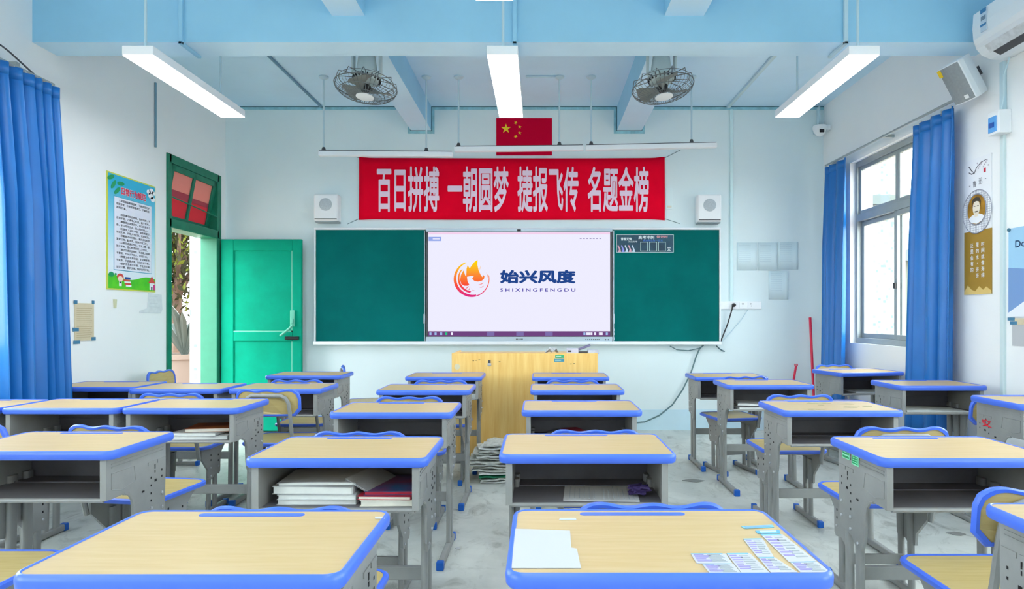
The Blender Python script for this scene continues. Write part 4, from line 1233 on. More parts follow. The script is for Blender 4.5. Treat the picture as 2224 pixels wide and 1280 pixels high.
for (xx, zz) in ((-4.12, 1.19), (-4.10, 1.165)):
    MB().box((xx, zz, 0.006), (0.06, 0.02, 0.002)).build('tape', M_tape, r)
# breaker box and trunking
r = thing('breaker_box', 'small white breaker box with blue window under air conditioner', 'breaker box', (0, 0, 0))
MB().bx((2.935, 4.12, 2.385), (XR, 4.225, 2.535)).build('box_body', M_white, r, bevel=0.006)
MB().bx((2.928, 4.14, 2.40), (2.936, 4.21, 2.50)).build('cover_window', mat('breaker_blue', S(95, 165, 230), 0.25), r, bevel=0.002)
MB().bx((2.922, 4.155, 2.43), (2.93, 4.195, 2.46)).build('switch_levers', mat('breaker_navy', S(30, 85, 170), 0.4), r)
tag(MB().bx((XR - 0.025, 4.165, 2.535), (XR, 4.20, 2.86)).build('cable_trunking', M_pipe, bevel=0.003), 'grey trunking between breaker box and air conditioner', 'trunking')
tag(MB().bx((XR - 0.022, 4.17, 0.0), (XR, 4.20, 2.385)).build('cable_trunking', mat('white_trunking', S(205, 222, 224), 0.5), bevel=0.003), 'pale trunking running down from breaker box to the floor', 'trunking')
tag(MB().tube([(2.99, 4.10, 2.86), (2.97, 4.12, 2.75), (2.99, 4.15, 2.62), (2.98, 4.16, 2.53)], 0.006, 6).build('drain_hose', M_pipe, smooth=True), 'loose grey cord drooping from air conditioner to breaker box', 'cord')
# air conditioner
r = thing('air_conditioner', 'white wall air conditioner high on the window wall', 'air conditioner', (0, 0, 0))
prof = [(XR, 2.86), (2.96, 2.855), (2.90, 2.86), (2.845, 2.885), (2.81, 2.925), (2.79, 2.98), (2.785, 3.05), (2.795, 3.12), (2.82, 3.165), (XR, 3.175)]
MB().prism([(p[0], p[1]) for p in prof], 3.28, 4.155, 'y').build('body', mat('ac_white', (0.80, 0.83, 0.87, 1), 0.35), r, bevel=0.012, seg=3)
MB().prism([(2.782, 3.14), (2.776, 3.05), (2.782, 2.975), (2.800, 2.945), (2.808, 2.955), (2.792, 2.99), (2.788, 3.05), (2.794, 3.14)], 3.30, 4.135, 'y').build('front_panel', mat('ac_panel', (0.83, 0.86, 0.89, 1), 0.3), r)
MB().prism([(2.842, 2.878), (2.895, 2.850), (2.900, 2.860), (2.848, 2.890)], 3.34, 4.05, 'y').build('outlet', M_dgrey, r)
MB().prism([(2.808, 2.918), (2.846, 2.873), (2.852, 2.877), (2.815, 2.922)], 3.34, 4.07, 'y').build('louver', mat('ac_louver', (0.70, 0.72, 0.75, 1), 0.5, var=0.2, scale=30), r)
st_ = MB()
st_.bx((2.770, 4.00, 2.99), (2.777, 4.05, 3.13), 0); st_.bx((2.768, 4.00, 3.105), (2.7705, 4.05, 3.13), 1); st_.bx((2.768, 4.00, 3.022), (2.7705, 4.05, 3.036), 1); st_.bx((2.768, 4.005, 3.06), (2.7705, 4.045, 3.085), 2)
st_.build('energy_label', [mat('label_pale', S(200, 215, 228), 0.5), mat('label_blue', S(60, 125, 175), 0.5), mat('label_grey', S(120, 140, 160), 0.5)], r)
# tilted speaker beside the air conditioner
fwd = Vector((-0.85, -0.12, -0.51)).normalized()
q = fwd.to_track_quat('-Y', 'Z')
r = thing('loudspeaker', 'grey tilted loudspeaker on the wall below the air conditioner', 'speaker', (2.875, 4.37, 2.815))
r.rotation_euler = q.to_euler()
pf = [(-0.09, -0.02)] + [(-0.09 + 0.18 * k / 8, -0.06 - 0.022 * math.sin(PI * k / 8)) for k in range(9)] + [(0.09, -0.02), (0.055, 0.075), (-0.055, 0.075)]
MB().prism(pf, -0.14, 0.14, 'z').build('cabinet', M_white, r, bevel=0.006)
gf = [(-0.084 + 0.168 * k / 8, -0.064 - 0.022 * math.sin(PI * k / 8)) for k in range(9)]
gf = gf + [(p[0], p[1] + 0.008) for p in gf[::-1]]
MB().prism(gf, -0.132, 0.132, 'z').build('grille', M_grille, r)
MB().box((0.045, -0.082, -0.105), (0.03, 0.006, 0.026)).build('badge', M_white, r)
MB().box((-0.07, -0.074, 0.105), (0.03, 0.006, 0.05)).build('sticker', M_yellow, r)
MB().bx((-0.02, 0.07, -0.03), (0.02, 0.13, 0.03)).build('wall_bracket', M_dgrey, r)

# ------------------------------------------------------------------ lectern
r = thing('lectern', 'light wooden lectern cabinet below the lit screen', 'lectern', (0, 0, 0))
px0, px1, py0, py1, pz = -0.745, 0.492, 5.46, 5.98, 0.897
MB().bx((px0, py0, 0.02), (px1, py0 + 0.018, pz)).build('front_panel', M_podium, r, bevel=0.003)
for x in (px0, px1 - 0.018):
    MB().bx((x, py0 + 0.018, 0.02), (x + 0.018, py1, pz)).build('side_panel', M_podium, r, bevel=0.003)
MB().bx((px0 + 0.018, py0 + 0.018, pz - 0.03), (px1 - 0.018, py1, pz - 0.012)).build('top_panel', M_podium, r, bevel=0.003)
MB().bx((px0 + 0.02, py0 + 0.02, 0.0), (px1 - 0.02, py1 - 0.02, 0.05)).build('plinth', M_dgrey, r)
def LP(px, py): 
    a = AT(px, py, py0); return (a[0], a[2])
a = LP(1063, 789)
MB().box((a[0], py0 - 0.004, a[1]), (0.022, 0.008, 0.05)).box((a[0], py0 - 0.008, a[1] - 0.012), (0.03, 0.012, 0.022), 1).build('lock', [M_dgrey, M_bolt], r, bevel=0.003)
a = LP(993, 797)
pm = MB(); pm.lathe([(0.024, 0), (0.024, 0.002)], (a[0], py0 - 0.0005, a[1]), 18, 0, Matrix.Rotation(PI / 2, 3, 'X')).build('round_sticker', mat('pale_sticker', S(225, 215, 180), 0.6), r)
for (px, py, wd, mm, lab) in ((1215.5, 774.5, 0.075, mat('sticker_green', S(60, 175, 120), 0.5), 'green sticker'), (1214.5, 783, 0.085, mat('sticker_teal', S(70, 150, 175), 0.5), 'teal sticker')):
    a = LP(px, py)
    b_ = MB().box((a[0], py0 - 0.001, a[1]), (wd, 0.002, 0.025), 0).box((a[0] - 0.01, py0 - 0.0025, a[1]), (wd * 0.6, 0.001, 0.008), 1).build('name_sticker', [mm, mat('sticker_light', S(190, 230, 215), 0.5)], r)
    b_['label'] = lab
sc_ = MB()
for (px, py) in ((1028, 784), (1034, 783), (1041, 782), (1085, 786), (1240, 791), (1247, 790)):
    a = LP(px, py); sc_.box((a[0], py0 - 0.0006, a[1]), (0.014, 0.0012, 0.004))
sc_.build('scratches', M_hole, r)
# things on the lectern
def crumple(name, label, cat, loc, wd, dp, h, m, seed, nn=6):
    rn = random.Random(seed)
    vs = []
    for j in range(nn + 1):
        for i in range(nn + 1):
            u, v = i / nn - 0.5, j / nn - 0.5
            vs.append((u * wd + rn.uniform(-1, 1) * wd * 0.03, v * dp + rn.uniform(-1, 1) * dp * 0.03, h * rn.uniform(0.05, 1.0) if 0 < i < nn else h * 0.2 * rn.random()))
    mb = MB().add(vs, [(j * (nn + 1) + i, j * (nn + 1) + i + 1, (j + 1) * (nn + 1) + i + 1, (j + 1) * (nn + 1) + i) for j in range(nn) for i in range(nn)])
    o = mb.build(name, m)
    sd = o.modifiers.new('thickness', 'SOLIDIFY'); sd.thickness = 0.0025; sd.offset = 1
    o.location = loc
    return tag(o, label, cat)
a = AT(1198, 764, 5.56)
crumple('crumpled_tissue', 'crumpled white tissue drooping over the lectern edge', 'tissue', (a[0], 5.52, pz + 0.001), 0.11, 0.12, 0.045, M_paper, 4)
a = AT(1243, 764, 5.6)
tag(MB().bx((a[0] - 0.05, 5.55, pz - 0.012), (a[0] + 0.05, 5.63, pz + 0.035)).bx((a[0] - 0.04, 5.545, pz + 0.005), (a[0] - 0.01, 5.551, pz + 0.02), 1).build('chalk_box', [mat('chalk_box_lilac', S(205, 205, 225), 0.6), M_dgrey], bevel=0.003), 'small lilac chalk box standing on the lectern', 'box')
a = AT(1268, 762, 5.6)
r = thing('stapler', 'dark stapler with raised arm on the lectern top', 'stapler', (a[0], 5.6, pz - 0.012))
MB().bx((-0.055, -0.02, 0), (0.06, 0.02, 0.022)).build('base', M_dgrey, r, bevel=0.004)
MB().box((0.0, 0, 0.055), (0.12, 0.03, 0.02), 0, Matrix.Rotation(-0.35, 3, 'Y')).build('arm', mat('stapler_violet', S(120, 115, 150), 0.4), r, bevel=0.005)
MB().tube([(-0.05, 0, 0.02), (-0.052, 0, 0.035)], 0.009, 8).build('hinge', M_bolt, r)
a = AT(1287, 764, 5.62)
tag(MB().bx((a[0] - 0.045, 5.55, pz - 0.012), (a[0] + 0.05, 5.66, pz + 0.022)).build('duster', mat('duster_grey', S(205, 208, 222), 0.8, var=0.2, scale=30), bevel=0.006), 'pale grey duster beside the stapler on the lectern', 'duster')

# broom and dustpan in the corner
r = thing('broom', 'red broom handle leaning in the corner by the window', 'broom', (0, 0, 0))
t0, t1 = AT(1759.5, 690, 6.82), AT(1770, 915, 6.62)
MB().tube([t0, (t1[0], t1[1], 0.10)], 0.0135, 10).build('handle', M_redstick, r, smooth=True)
hx_, hy_ = t1[0], t1[1]
MB().bx((hx_ - 0.13, hy_ - 0.02, 0.085), (hx_ + 0.13, hy_ + 0.02, 0.12)).build('broom_head', M_redstick, r, bevel=0.006)
MB().prism([(hx_ - 0.13, 0.085), (hx_ + 0.13, 0.085), (hx_ + 0.16, 0.0), (hx_ - 0.16, 0.0)], hy_ - 0.022, hy_ + 0.022, 'y').build('bristles', mat('bristle', (0.5, 0.45, 0.35, 1), 0.9, var=0.4, scale=60), r)
r = thing('dustpan', 'upright red dustpan handle beside the broom at front wall', 'dustpan', (0, 0, 0))
a = AT(1729, 795, 6.70)
MB().tube([(a[0], 6.70, a[2]), (a[0] - 0.10, 6.685, 0.16)], 0.012, 8).build('handle', M_redstick, r, smooth=True)
MB().bx((a[0] - 0.015, 6.69, a[2] - 0.004), (a[0] - 0.006, 6.71, a[2] + 0.02)).bx((a[0] + 0.006, 6.69, a[2] - 0.004), (a[0] + 0.015, 6.71, a[2] + 0.02)).build('hook_end', M_redstick, r)
pn_ = MB(); pn_.bx((a[0] - 0.25, 6.46, 0.0), (a[0] - 0.02, 6.70, 0.006)); pn_.bx((a[0] - 0.25, 6.69, 0.0), (a[0] - 0.02, 6.70, 0.17)); pn_.bx((a[0] - 0.25, 6.46, 0.0), (a[0] - 0.244, 6.70, 0.08)); pn_.bx((a[0] - 0.026, 6.46, 0.0), (a[0] - 0.02, 6.70, 0.08))
pn_.build('pan', M_redstick, r)

# ------------------------------------------------------------------ student desk
TH = 0.74
def make_desk():
    r = thing('student_desk', 'x', 'desk', (0, 0, 0), group='student desks in columns')
    # laminate top and moulded blue edge
    tp = MB()
    lp = rr(0.578, 0.378, 0.024)
    tp.prism(lp, TH - 0.024, TH - 0.0005, 'z')
    tp.build('tabletop', M_wood, r)
    eb = MB()
    def ring(ins, z): return [(p[0], p[1], z) for p in rr(0.60 - 2 * ins, 0.40 - 2 * ins, max(0.036 - ins, 0.004))]
    rings(eb, [ring(0.0115, TH - 0.022), ring(0.0115, TH + 0.0005), ring(0.009, TH + 0.0022), ring(0.005, TH + 0.001), ring(0.001, TH - 0.005), ring(0.0, TH - 0.010), ring(0.001, TH - 0.024), ring(0.005, TH - 0.029), ring(0.0115, TH - 0.029), ring(0.0115, TH - 0.022)])
    eb.build('edge_band', M_blue, r, smooth=True)
    pg = MB()
    lp = rr(0.245, 0.020, 0.0098, 5)
    pg.prism([(p[0] - 0.02, p[1] + 0.161) for p in lp], TH - 0.002, TH + 0.0012, 'z')
    pg.build('pencil_groove', M_blue, r)
    # pressed steel side panels
    for sg in (-1, 1):
        sp = MB()
        out_ = [(-0.170, 0.712), (-0.178, 0.66), (-0.182, 0.570), (-0.165, 0.566), (-0.085, 0.566)]
        for k in range(7):
            a = PI / 2 - (PI / 2) * k / 6
            out_.append((-0.085 + 0.055 * math.cos(a), 0.511 + 0.055 * math.sin(a)))
        out_ += [(-0.026, 0.45), (-0.018, 0.405), (0.0, 0.372), (0.03, 0.366), (0.07, 0.40), (0.12, 0.412), (0.165, 0.42), (0.172, 0.60), (0.172, 0.712)]
        out_ = out_[::-1]
        x0 = sg * 0.262
        sp.prism(out_, x0 - 0.006, x0 + 0.006, 'x', 0)
        xo = x0 + sg * 0.0062
        # front flange and arch rim
        sp.bx((x0 - 0.014, -0.184, 0.568), (x0 + 0.008, -0.172, 0.712), 0)
        sp.tube([(x0 + sg * 0.004, p[0], p[1]) for p in [(-0.085, 0.566), (-0.057, 0.558), (-0.038, 0.538), (-0.030, 0.511), (-0.026, 0.45), (-0.018, 0.405), (0.0, 0.372)]], 0.006, 5, 0)
        # pressed ribs
        for (ya_, yb_, zc_) in ((-0.155, 0.155, 0.688), (-0.155, 0.155, 0.676)):
            sp.bx((xo - 0.001, ya_, zc_ - 0.002), (xo + sg * 0.0025, yb_, zc_ + 0.002), 0)
        for (yc_, zc_) in ((0.08, 0.640), (0.14, 0.640)):
            sp.box((xo, yc_, zc_), (0.005, 0.05, 0.013), 0)
        sp.tube([(xo, -0.155, 0.655), (xo, -0.03, 0.655), (xo, -0.02, 0.60), (xo, -0.10, 0.585), (xo, -0.155, 0.60)], 0.002, 4, 0, closed=True)
        # adjustment holes and bolts
        RX = Matrix.Rotation(PI / 2, 3, 'Y')
        for (yc_, zc_, hw, hh) in ((0.10, 0.622, 0.006, 0.022), (0.10, 0.604, 0.005, 0.014), (0.145, 0.600, 0.007, 0.010), (0.145, 0.575, 0.007, 0.010), (0.075, 0.585, 0.007, 0.010), (0.075, 0.555, 0.007, 0.010), (0.075, 0.525, 0.007, 0.010), (0.075, 0.497, 0.007, 0.010), (0.104, 0.568, 0.016, 0.012), (0.025, 0.545, 0.018, 0.009)):
            sp.bx((xo - 0.0005, yc_ - hw * 0.4, zc_ - hh * 0.38), (xo + sg * 0.001, yc_ + hw * 0.4, zc_ + hh * 0.38), 1)
        for (yc_, zc_) in ((0.145, 0.51), (0.075, 0.468), (0.145, 0.455), (0.075, 0.425), (0.02, 0.39)):
            sp.lathe([(0.0065, -0.001), (0.0065, 0.003), (0.004, 0.005)], (xo, yc_, zc_), 8, 2, Matrix.Rotation(sg * PI / 2, 3, 'Y'))
        sp.build('side_panel', [M_steel, M_hole, M_bolt], r)
    # tray
    t = MB()
    t.bx((-0.256, -0.172, 0.566), (0.256, 0.165, 0.572)); t.bx((-0.256, 0.158, 0.572), (0.256, 0.165, 0.708))
    t.bx((-0.256, 0.150, 0.632), (0.256, 0.158, 0.638)); t.bx((-0.256, 0.05, 0.572), (0.256, 0.058, 0.576))
    t.build('book_tray', M_steeld, r)
    MB().tube([(-0.256, -0.176, 0.568), (0.256, -0.176, 0.568)], 0.008, 8).build('tray_lip', M_steel, r, smooth=True)
    # legs, feet, crossbar
    for sg in (-1, 1):
        x = sg * 0.248
        for (yt, yb_) in ((0.055, 0.040), (0.130, 0.120)):
            lg = MB()
            sec = rr(0.022, 0.042, 0.0105, 3)
            rings(lg, [[(x + p[0], yb_ + p[1], 0.035) for p in sec], [(x + p[0], yt + p[1], 0.60) for p in sec]], 0, True, True)
            lg.build('leg', M_steel, r, smooth=True)
        ft = MB()
        sec = rr(0.030, 0.036, 0.008, 3)
        rings(ft, [[(x + p[0], -0.23, 0.020 + p[1] * 0.95) for p in sec], [(x + p[0], 0.17, 0.022 + p[1]) for p in sec]], 0, True, True)
        fo = ft.build('foot', M_steel, r, smooth=True)
        for (ya_, yb_) in ((-0.255, -0.222), (0.165, 0.195)):
            MB().bx((x - 0.018, ya_, 0.0), (x + 0.018, yb_, 0.042)).build('foot_cap', M_bluecap, fo, bevel=0.005)
    MB().bx((-0.24, 0.075, 0.235), (0.24, 0.095, 0.285)).build('crossbar', M_steel, r, bevel=0.004)
    return r

# ------------------------------------------------------------------ student chair (faces +y, back towards -y)
def make_chair():
    r = thing('student_chair', 'x', 'chair', (0, 0, 0), group='wooden chairs between the desks')
    SZ = 0.435
    lp = rr(0.344, 0.344, 0.05)
    MB().prism([(p[0], p[1] + 0.01) for p in lp], SZ - 0.014, SZ - 0.001, 'z').build('seat', M_cwood, r)
    eb = MB()
    def ring(ins, z): return [(p[0], p[1] + 0.01, z) for p in rr(0.38 - 2 * ins, 0.38 - 2 * ins, 0.065 - ins)]
    rings(eb, [ring(0.018, SZ - 0.014), ring(0.018, SZ), ring(0.010, SZ + 0.002), ring(0.002, SZ - 0.003), ring(0.0, SZ - 0.010), ring(0.004, SZ - 0.019), ring(0.018, SZ - 0.020), ring(0.018, SZ - 0.014)])
    eb.build('seat_edge', M_blue, r, smooth=True)
    # backrest with a wavy top, gently curved, leaning back
    def outline(ins):
        hw, zb, zt = 0.193 - ins, 0.598 + ins, 0.755 - ins
        rc = 0.045
        pts = []
        n = 40
        for k in range(n + 1):
            u = -1 + 2 * k / n
            x = u * hw
            z = zt + 0.0042 * math.cos(3 * PI * u) * (1 if abs(u) < 0.84 else (1 - abs(u)) / 0.16)
            d = max(0, abs(x) - (hw - rc))
            z -= rc - math.sqrt(max(rc * rc - d * d, 0))
            pts.append((x, z))
        for k in range(13):
            u = 1 - 2 * k / 12
            x = u * hw
            d = max(0, abs(x) - (hw - rc * 0.8))
            z = zb + rc * 0.8 - math.sqrt(max((rc * 0.8) ** 2 - d * d, 0))
            pts.append((x, z))
        return pts
    def bendf(x, y, z):
        return (x, y - 0.198 - 0.10 * (z - 0.60) + 0.45 * x * x - 0.008, z)
    pl_ = MB()
    inn = outline(0.013)
    out_ = outline(0.0)
    n = len(inn)
    pl_.prism(inn[::-1], -0.005, 0.005, 'y')
    pl_.bend(bendf)
    pl_.build('backrest', M_cwood, r)
    bb = MB()
    lo_ = []
    mid = outline(0.004)
    for (lp_, y) in ((inn, -0.005), (inn, -0.009), (mid, -0.010), (out_, -0.005), (out_, 0.005), (mid, 0.010), (inn, 0.009), (inn, 0.005)):
        lo_.append([(p[0], y, p[1]) for p in lp_])
    rings(bb, lo_)
    bb.bend(bendf)
    bb.build('back_edge', M_blue, r, smooth=True)
    pth = [(-0.140, -0.165, 0.36), (-0.138, -0.20, 0.50), (-0.134, -0.215, 0.62), (-0.128, -0.224, 0.68), (-0.112, -0.229, 0.708), (-0.085, -0.233, 0.722), (0.085, -0.233, 0.722), (0.112, -0.229, 0.708), (0.128, -0.224, 0.68), (0.134, -0.215, 0.62), (0.138, -0.20, 0.50), (0.140, -0.165, 0.36)]
    MB().tube(pth, 0.0115, 8).build('back_frame', M_steel, r, smooth=True)
    for sg in (-1, 1):
        x = sg * 0.140
        sp = MB()
        sp.prism([(-0.15, 0.414), (-0.15, 0.36), (-0.07, 0.275), (-0.065, 0.225), (-0.03, 0.21), (0.01, 0.235), (0.06, 0.225), (0.075, 0.24), (0.08, 0.35), (0.13, 0.395), (0.13, 0.414)][::-1], x - 0.006, x + 0.006, 'x', 0)
        for (yc_, zc_) in ((-0.04, 0.36), (-0.04, 0.33), (0.05, 0.345), (0.05, 0.31)):
            sp.bx((x + sg * 0.006, yc_ - 0.004, zc_ - 0.005), (x + sg * 0.007, yc_ + 0.004, zc_ + 0.005), 1)
        for (yc_, zc_) in ((-0.045, 0.285), (0.05, 0.275), (-0.04, 0.235)):
            sp.lathe([(0.006, 0.0), (0.006, 0.003), (0.004, 0.005)], (x + sg * 0.006, yc_, zc_), 8, 2, Matrix.Rotation(sg * PI / 2, 3, 'Y'))
        sp.build('side_panel', [M_steel, M_hole, M_bolt], r)
        sec = rr(0.02, 0.036, 0.0095, 3)
        for yy in (-0.035, 0.04):
            lg = MB()
            rings(lg, [[(x + sg * -0.008 + p[0], yy - 0.01 + p[1], 0.03) for p in sec], [(x + sg * -0.008 + p[0], yy + p[1], 0.36) for p in sec]], 0, True, True)
            lg.build('leg', M_steel, r, smooth=True)
        ft = MB()
        sec = rr(0.026, 0.032, 0.007, 3)
        rings(ft, [[(x + sg * -0.008 + p[0], -0.165, 0.018 + p[1]) for p in sec], [(x + sg * -0.008 + p[0], 0.165, 0.018 + p[1]) for p in sec]], 0, True, True)
        fo = ft.build('foot', M_steel, r, smooth=True)
        for (ya_, yb_) in ((-0.185, -0.158), (0.158, 0.185)):
            MB().bx((x + sg * -0.008 - 0.016, ya_, 0.0), (x + sg * -0.008 + 0.016, yb_, 0.038)).build('foot_cap', M_bluecap, fo, bevel=0.005)
    MB().bx((-0.125, -0.006, 0.12), (0.125, 0.012, 0.165)).build('crossbar', M_steel, r, bevel=0.004)
    MB().bx((-0.135, -0.10, 0.395), (0.135, 0.08, 0.414)).build('seat_support', M_steel, r, bevel=0.003)
    return r

DESKS = {
    # key: (x centre, near edge y, height factor, width factor, turn in degrees, label)
    'A1': (-0.650, 1.140, 1, 1, 0, 'big bare student desk at the bottom, its tan top holding nothing'),
    'A2': (-0.665, 2.090, 1, 1, 0, 'student desk whose tray is crammed with white booklets and coloured books'),
    'A3': (-0.720, 3.100, 1, 1, 0, 'student desk just ahead of the one crammed with white booklets'),
    'A4': (-0.735, 4.050, 1, 1, 0, 'student desk two ahead of the one crammed with white booklets'),
    'A5': (-0.745, 4.970, 1, 1, 0, 'student desk standing against the door end of the lectern'),
    'B1': (0.237, 1.147, 1, 1, 0, 'student desk with white paper and printed sheets stuck on its top'),
    'B2': (0.162, 2.150, 1, 1, 0, 'student desk with a printed sheet and purple cord in its tray'),
    'B3': (0.210, 3.170, 1, 1, 0, 'student desk with a small red notebook deep in its tray'),
    'B4': (0.240, 4.060, 1, 1, 0, 'student desk second from the lectern, ahead of the red notebook desk'),
    'B5': (0.240, 4.950, 1, 1, 0, 'student desk standing against the window end of the lectern'),
    'C1': (1.390, 1.200, 1, 1, 0, 'student desk cut off by the frame at the lower corner'),
    'C2': (1.410, 2.090, 1, 1, 0, 'student desk with two green stickers on its steel side panel'),
    'C3': (1.497, 3.160, 1, 1, 0, 'student desk with dark worn patches on top, behind the green stickers'),
    'C4': (1.574, 4.370, 1, 1, 0, 'student desk holding dark exercise books, one ahead of the worn top'),
    'C5': (1.515, 5.060, 0.985, 0.97, 0, 'student desk standing alone nearest the wall below the socket strip'),
    'D3': (2.690, 3.200, 1.035, 1, 0, 'student desk with red scribble on its side, at the frame edge'),
    'D4': (2.592, 4.120, 1.028, 0.95, 0, 'student desk in front of the wide curtain with a glossy top'),
    'D5': (None, None, 1.02, 1, 10, 'slightly turned student desk below the sliding window'),
    'E2': (-1.760, 2.200, 1, 1, 0, 'student desk with empty tray at the frame edge, door side'),
    'E3': (-1.820, 3.250, 1, 1, 0, 'student desk with orange and white books, end of a joined row'),
    'E4': (-1.700, 4.120, 1, 1, 0, 'student desk right behind which a whole chair back shows'),
    'E5': (-1.870, 5.070, 1, 1, 0, 'student desk in front of the open green door'),
    'F3': (-2.430, 3.250, 1, 1, 0, 'middle student desk of the joined row nearest the blue curtain'),
    'F4': (-2.340, 4.120, 1, 1, 0, 'middle student desk of the joined row below the doorway'),
    'G3': (-3.035, 3.220, 1, 1, 0, 'student desk against the wall under the blue curtain'),
    'G4': (-2.965, 4.240, 1, 1, 0, 'student desk against the wall below the beige notice'),
}
desk0 = None
DK = {}
for key, (x, y, hz, wz, turn, lab) in DESKS.items():
    if desk0 is None:
        d = desk0 = make_desk()
    else:
        d = copy_tree(desk0)
    if key == 'D5':
        a = math.radians(10)
        cx = 2.395 + 0.30 * math.cos(a) - 0.20 * math.sin(a)
        cy = 5.15 + 0.30 * math.sin(a) + 0.20 * math.cos(a)
        d.location = (cx, cy, 0); d.rotation_euler = (0, 0, a)
    else:
        d.location = (x, y + 0.20, 0)
    d.scale = (wz, 1, hz)
    d['label'] = lab
    DK[key] = d

CHAIRS = [
    # x, backrest y, height factor (0 = as built), label
    (-0.645, 1.600, 0.965, 'chair whose wavy back peeks over the big bare desk'),
    (-0.725, 2.590, 0.98, 'chair whose wavy back peeks over the desk crammed with booklets'),
    (-0.730, 3.610, 0, 'chair tucked under the desk two ahead of the booklet desk'),
    (-0.700, 4.560, 0, 'chair tucked under the desk at the door end of the lectern'),
    (0.283, 1.620, 0.97, 'chair whose wavy back peeks over the desk with stuck papers'),
    (0.228, 2.650, 0.975, 'chair whose wavy back peeks over the desk with purple cord'),
    (0.234, 4.570, 0, 'chair tucked under the desk at the window end of the lectern'),
    (1.330, 1.680, 0, 'chair with back and seat showing below the green sticker desk'),
    (1.470, 2.610, 0, 'chair whose wavy back peeks over the desk with green stickers'),
    (1.470, 3.640, 1.01, 'chair whose wavy back peeks over the desk with worn patches'),
    (1.500, 4.850, 0, 'chair tucked under the lone desk below the socket strip'),
    (2.655, 3.680, 0.975, 'chair whose back edge shows beside the red scribble desk'),
    (-1.730, 1.720, 0, 'chair whose tan seat fills the bottom corner, door side'),
    (-1.775, 2.690, 0.99, 'chair with tan seat beside the empty tray desk, door side'),
    (-1.620, 3.840, 1.02, 'chair with its whole curved back showing, before the green door'),
    (-1.730, 4.590, 0, 'chair tucked under the desk in front of the green door'),
    (-2.420, 2.690, 0, 'chair whose back corner just shows at the frame edge'),
    (-2.150, 3.760, 0, 'chair whose back shows above the middle of the joined row'),
]
chair0 = None
for (x, yb_, turn, lab) in CHAIRS:
    if chair0 is None:
        c = chair0 = make_chair()
    else:
        c = copy_tree(chair0)
    c.location = (x, yb_ + 0.21, 0)
    c.scale = (1, 1, turn or 1.0)
    c.rotation_euler = (0, 0, math.radians(12 if 'socket strip' in lab else -8 if 'chair with tan seat' in lab else 0))
    c['label'] = lab
c = copy_tree(chair0); c.location = (2.795, 5.84, 0); c.scale = (1, 1, 1); c.rotation_euler = (0, 0, math.radians(190)); c['label'] = 'chair facing us behind the turned desk below the sliding window'
c = copy_tree(chair0); c.location = (-1.585, 5.93, 0); c.scale = (1, 1, 1); c.rotation_euler = (0, 0, math.radians(-73)); c['label'] = 'chair seen from its side between the green door and lectern'
c = copy_tree(chair0); c.location = (-2.945, 5.36, 0); c.scale = (1, 1, 1); c.rotation_euler = (0, 0, math.radians(-90)); c['label'] = 'turned chair standing by the doorway under the rules poster'

# ------------------------------------------------------------------ books and papers in the trays
def book(name, label, cat, desk, lx, ly, lz, wd, dp, h, cover, turn=0, group=None, pages=None, wavy=0.0, tilt=0.0):
    d = DK[desk]
    base = d.matrix_world if False else None
    a = d.rotation_euler[2]
    ox, oy = lx * d.scale[0], ly
    X = d.location[0] + ox * math.cos(a) - oy * math.sin(a)
    Y = d.location[1] + ox * math.sin(a) + oy * math.cos(a)
    r = thing(name, label, cat, (X, Y, 0.5725 * d.scale[2] + lz), (0, tilt, a + math.radians(turn)), group)
    t = 0.0016
    rn = random.Random(label)
    def wave(x, y, z): return (x, y, z + wavy * math.sin(9 * x + rn_ph) * (0.3 + z / max(h, 0.001)))
    rn_ph = rn.uniform(0, 6)
    nn = 8
    def slab(x0, x1, y0_, y1_, z0_, z1_):
        mb = MB()
        for i in range(nn):
            mb.bx((x0 + (x1 - x0) * i / nn, y0_, z0_), (x0 + (x1 - x0) * (i + 1) / nn, y1_, z1_))
        mb.bend(wave)
        return mb
    if cover is not None:
        slab(-wd / 2 + 0.004, wd / 2 - 0.004, -dp / 2 + 0.003, dp / 2 - 0.003, t, h - t).build('pages', pages or M_paper, r)
        cb = slab(-wd / 2, wd / 2, -dp / 2, dp / 2, h - t, h)
        cb2 = slab(-wd / 2, wd / 2, -dp / 2, dp / 2, 0, t)
        cb.add(cb2.v, cb2.f)
        cb.bx((wd / 2 - 0.002, -dp / 2, 0), (wd / 2, dp / 2, h))
        cb.build('cover', cover, r)
    else:
        mb = slab(-wd / 2, wd / 2, -dp / 2, dp / 2, 0, h)
        mb.build('sheets', pages or M_paper, r)
    return r
G1 = 'booklets and books in the crammed tray'
M_cream = mat('cream_pages', (0.78, 0.76, 0.66, 1), 0.7, var=0.08, scale=30)
M_wpage = mat('white_pages', (0.76, 0.78, 0.75, 1), 0.7, var=0.08, scale=30)
M_gcover = mat('grey_cover', (0.40, 0.41, 0.42, 1), 0.6, var=0.15, scale=12)
M_lcover = mat('light_cover', (0.60, 0.62, 0.62, 1), 0.6, var=0.12, scale=12)
book('booklet', 'bottom white booklet of the stack in the crammed tray', 'booklet', 'A2', -0.085, -0.03, 0.0, 0.265, 0.20, 0.017, M_lcover, 1, G1, M_wpage)
book('booklet', 'second white booklet from the bottom in the crammed tray', 'booklet', 'A2', -0.080, -0.035, 0.0175, 0.265, 0.20, 0.016, M_lcover, -1, G1, M_wpage)
book('booklet', 'thick white booklet near the top of the crammed tray stack', 'booklet', 'A2', -0.098, -0.028, 0.034, 0.27, 0.20, 0.024, M_lcover, 0.5, G1, M_wpage, 0.002)
book('booklet', 'topmost curled grey booklet in the crammed tray', 'booklet', 'A2', -0.090, -0.022, 0.060, 0.26, 0.20, 0.009, M_gcover, 3, G1, M_wpage, 0.004)
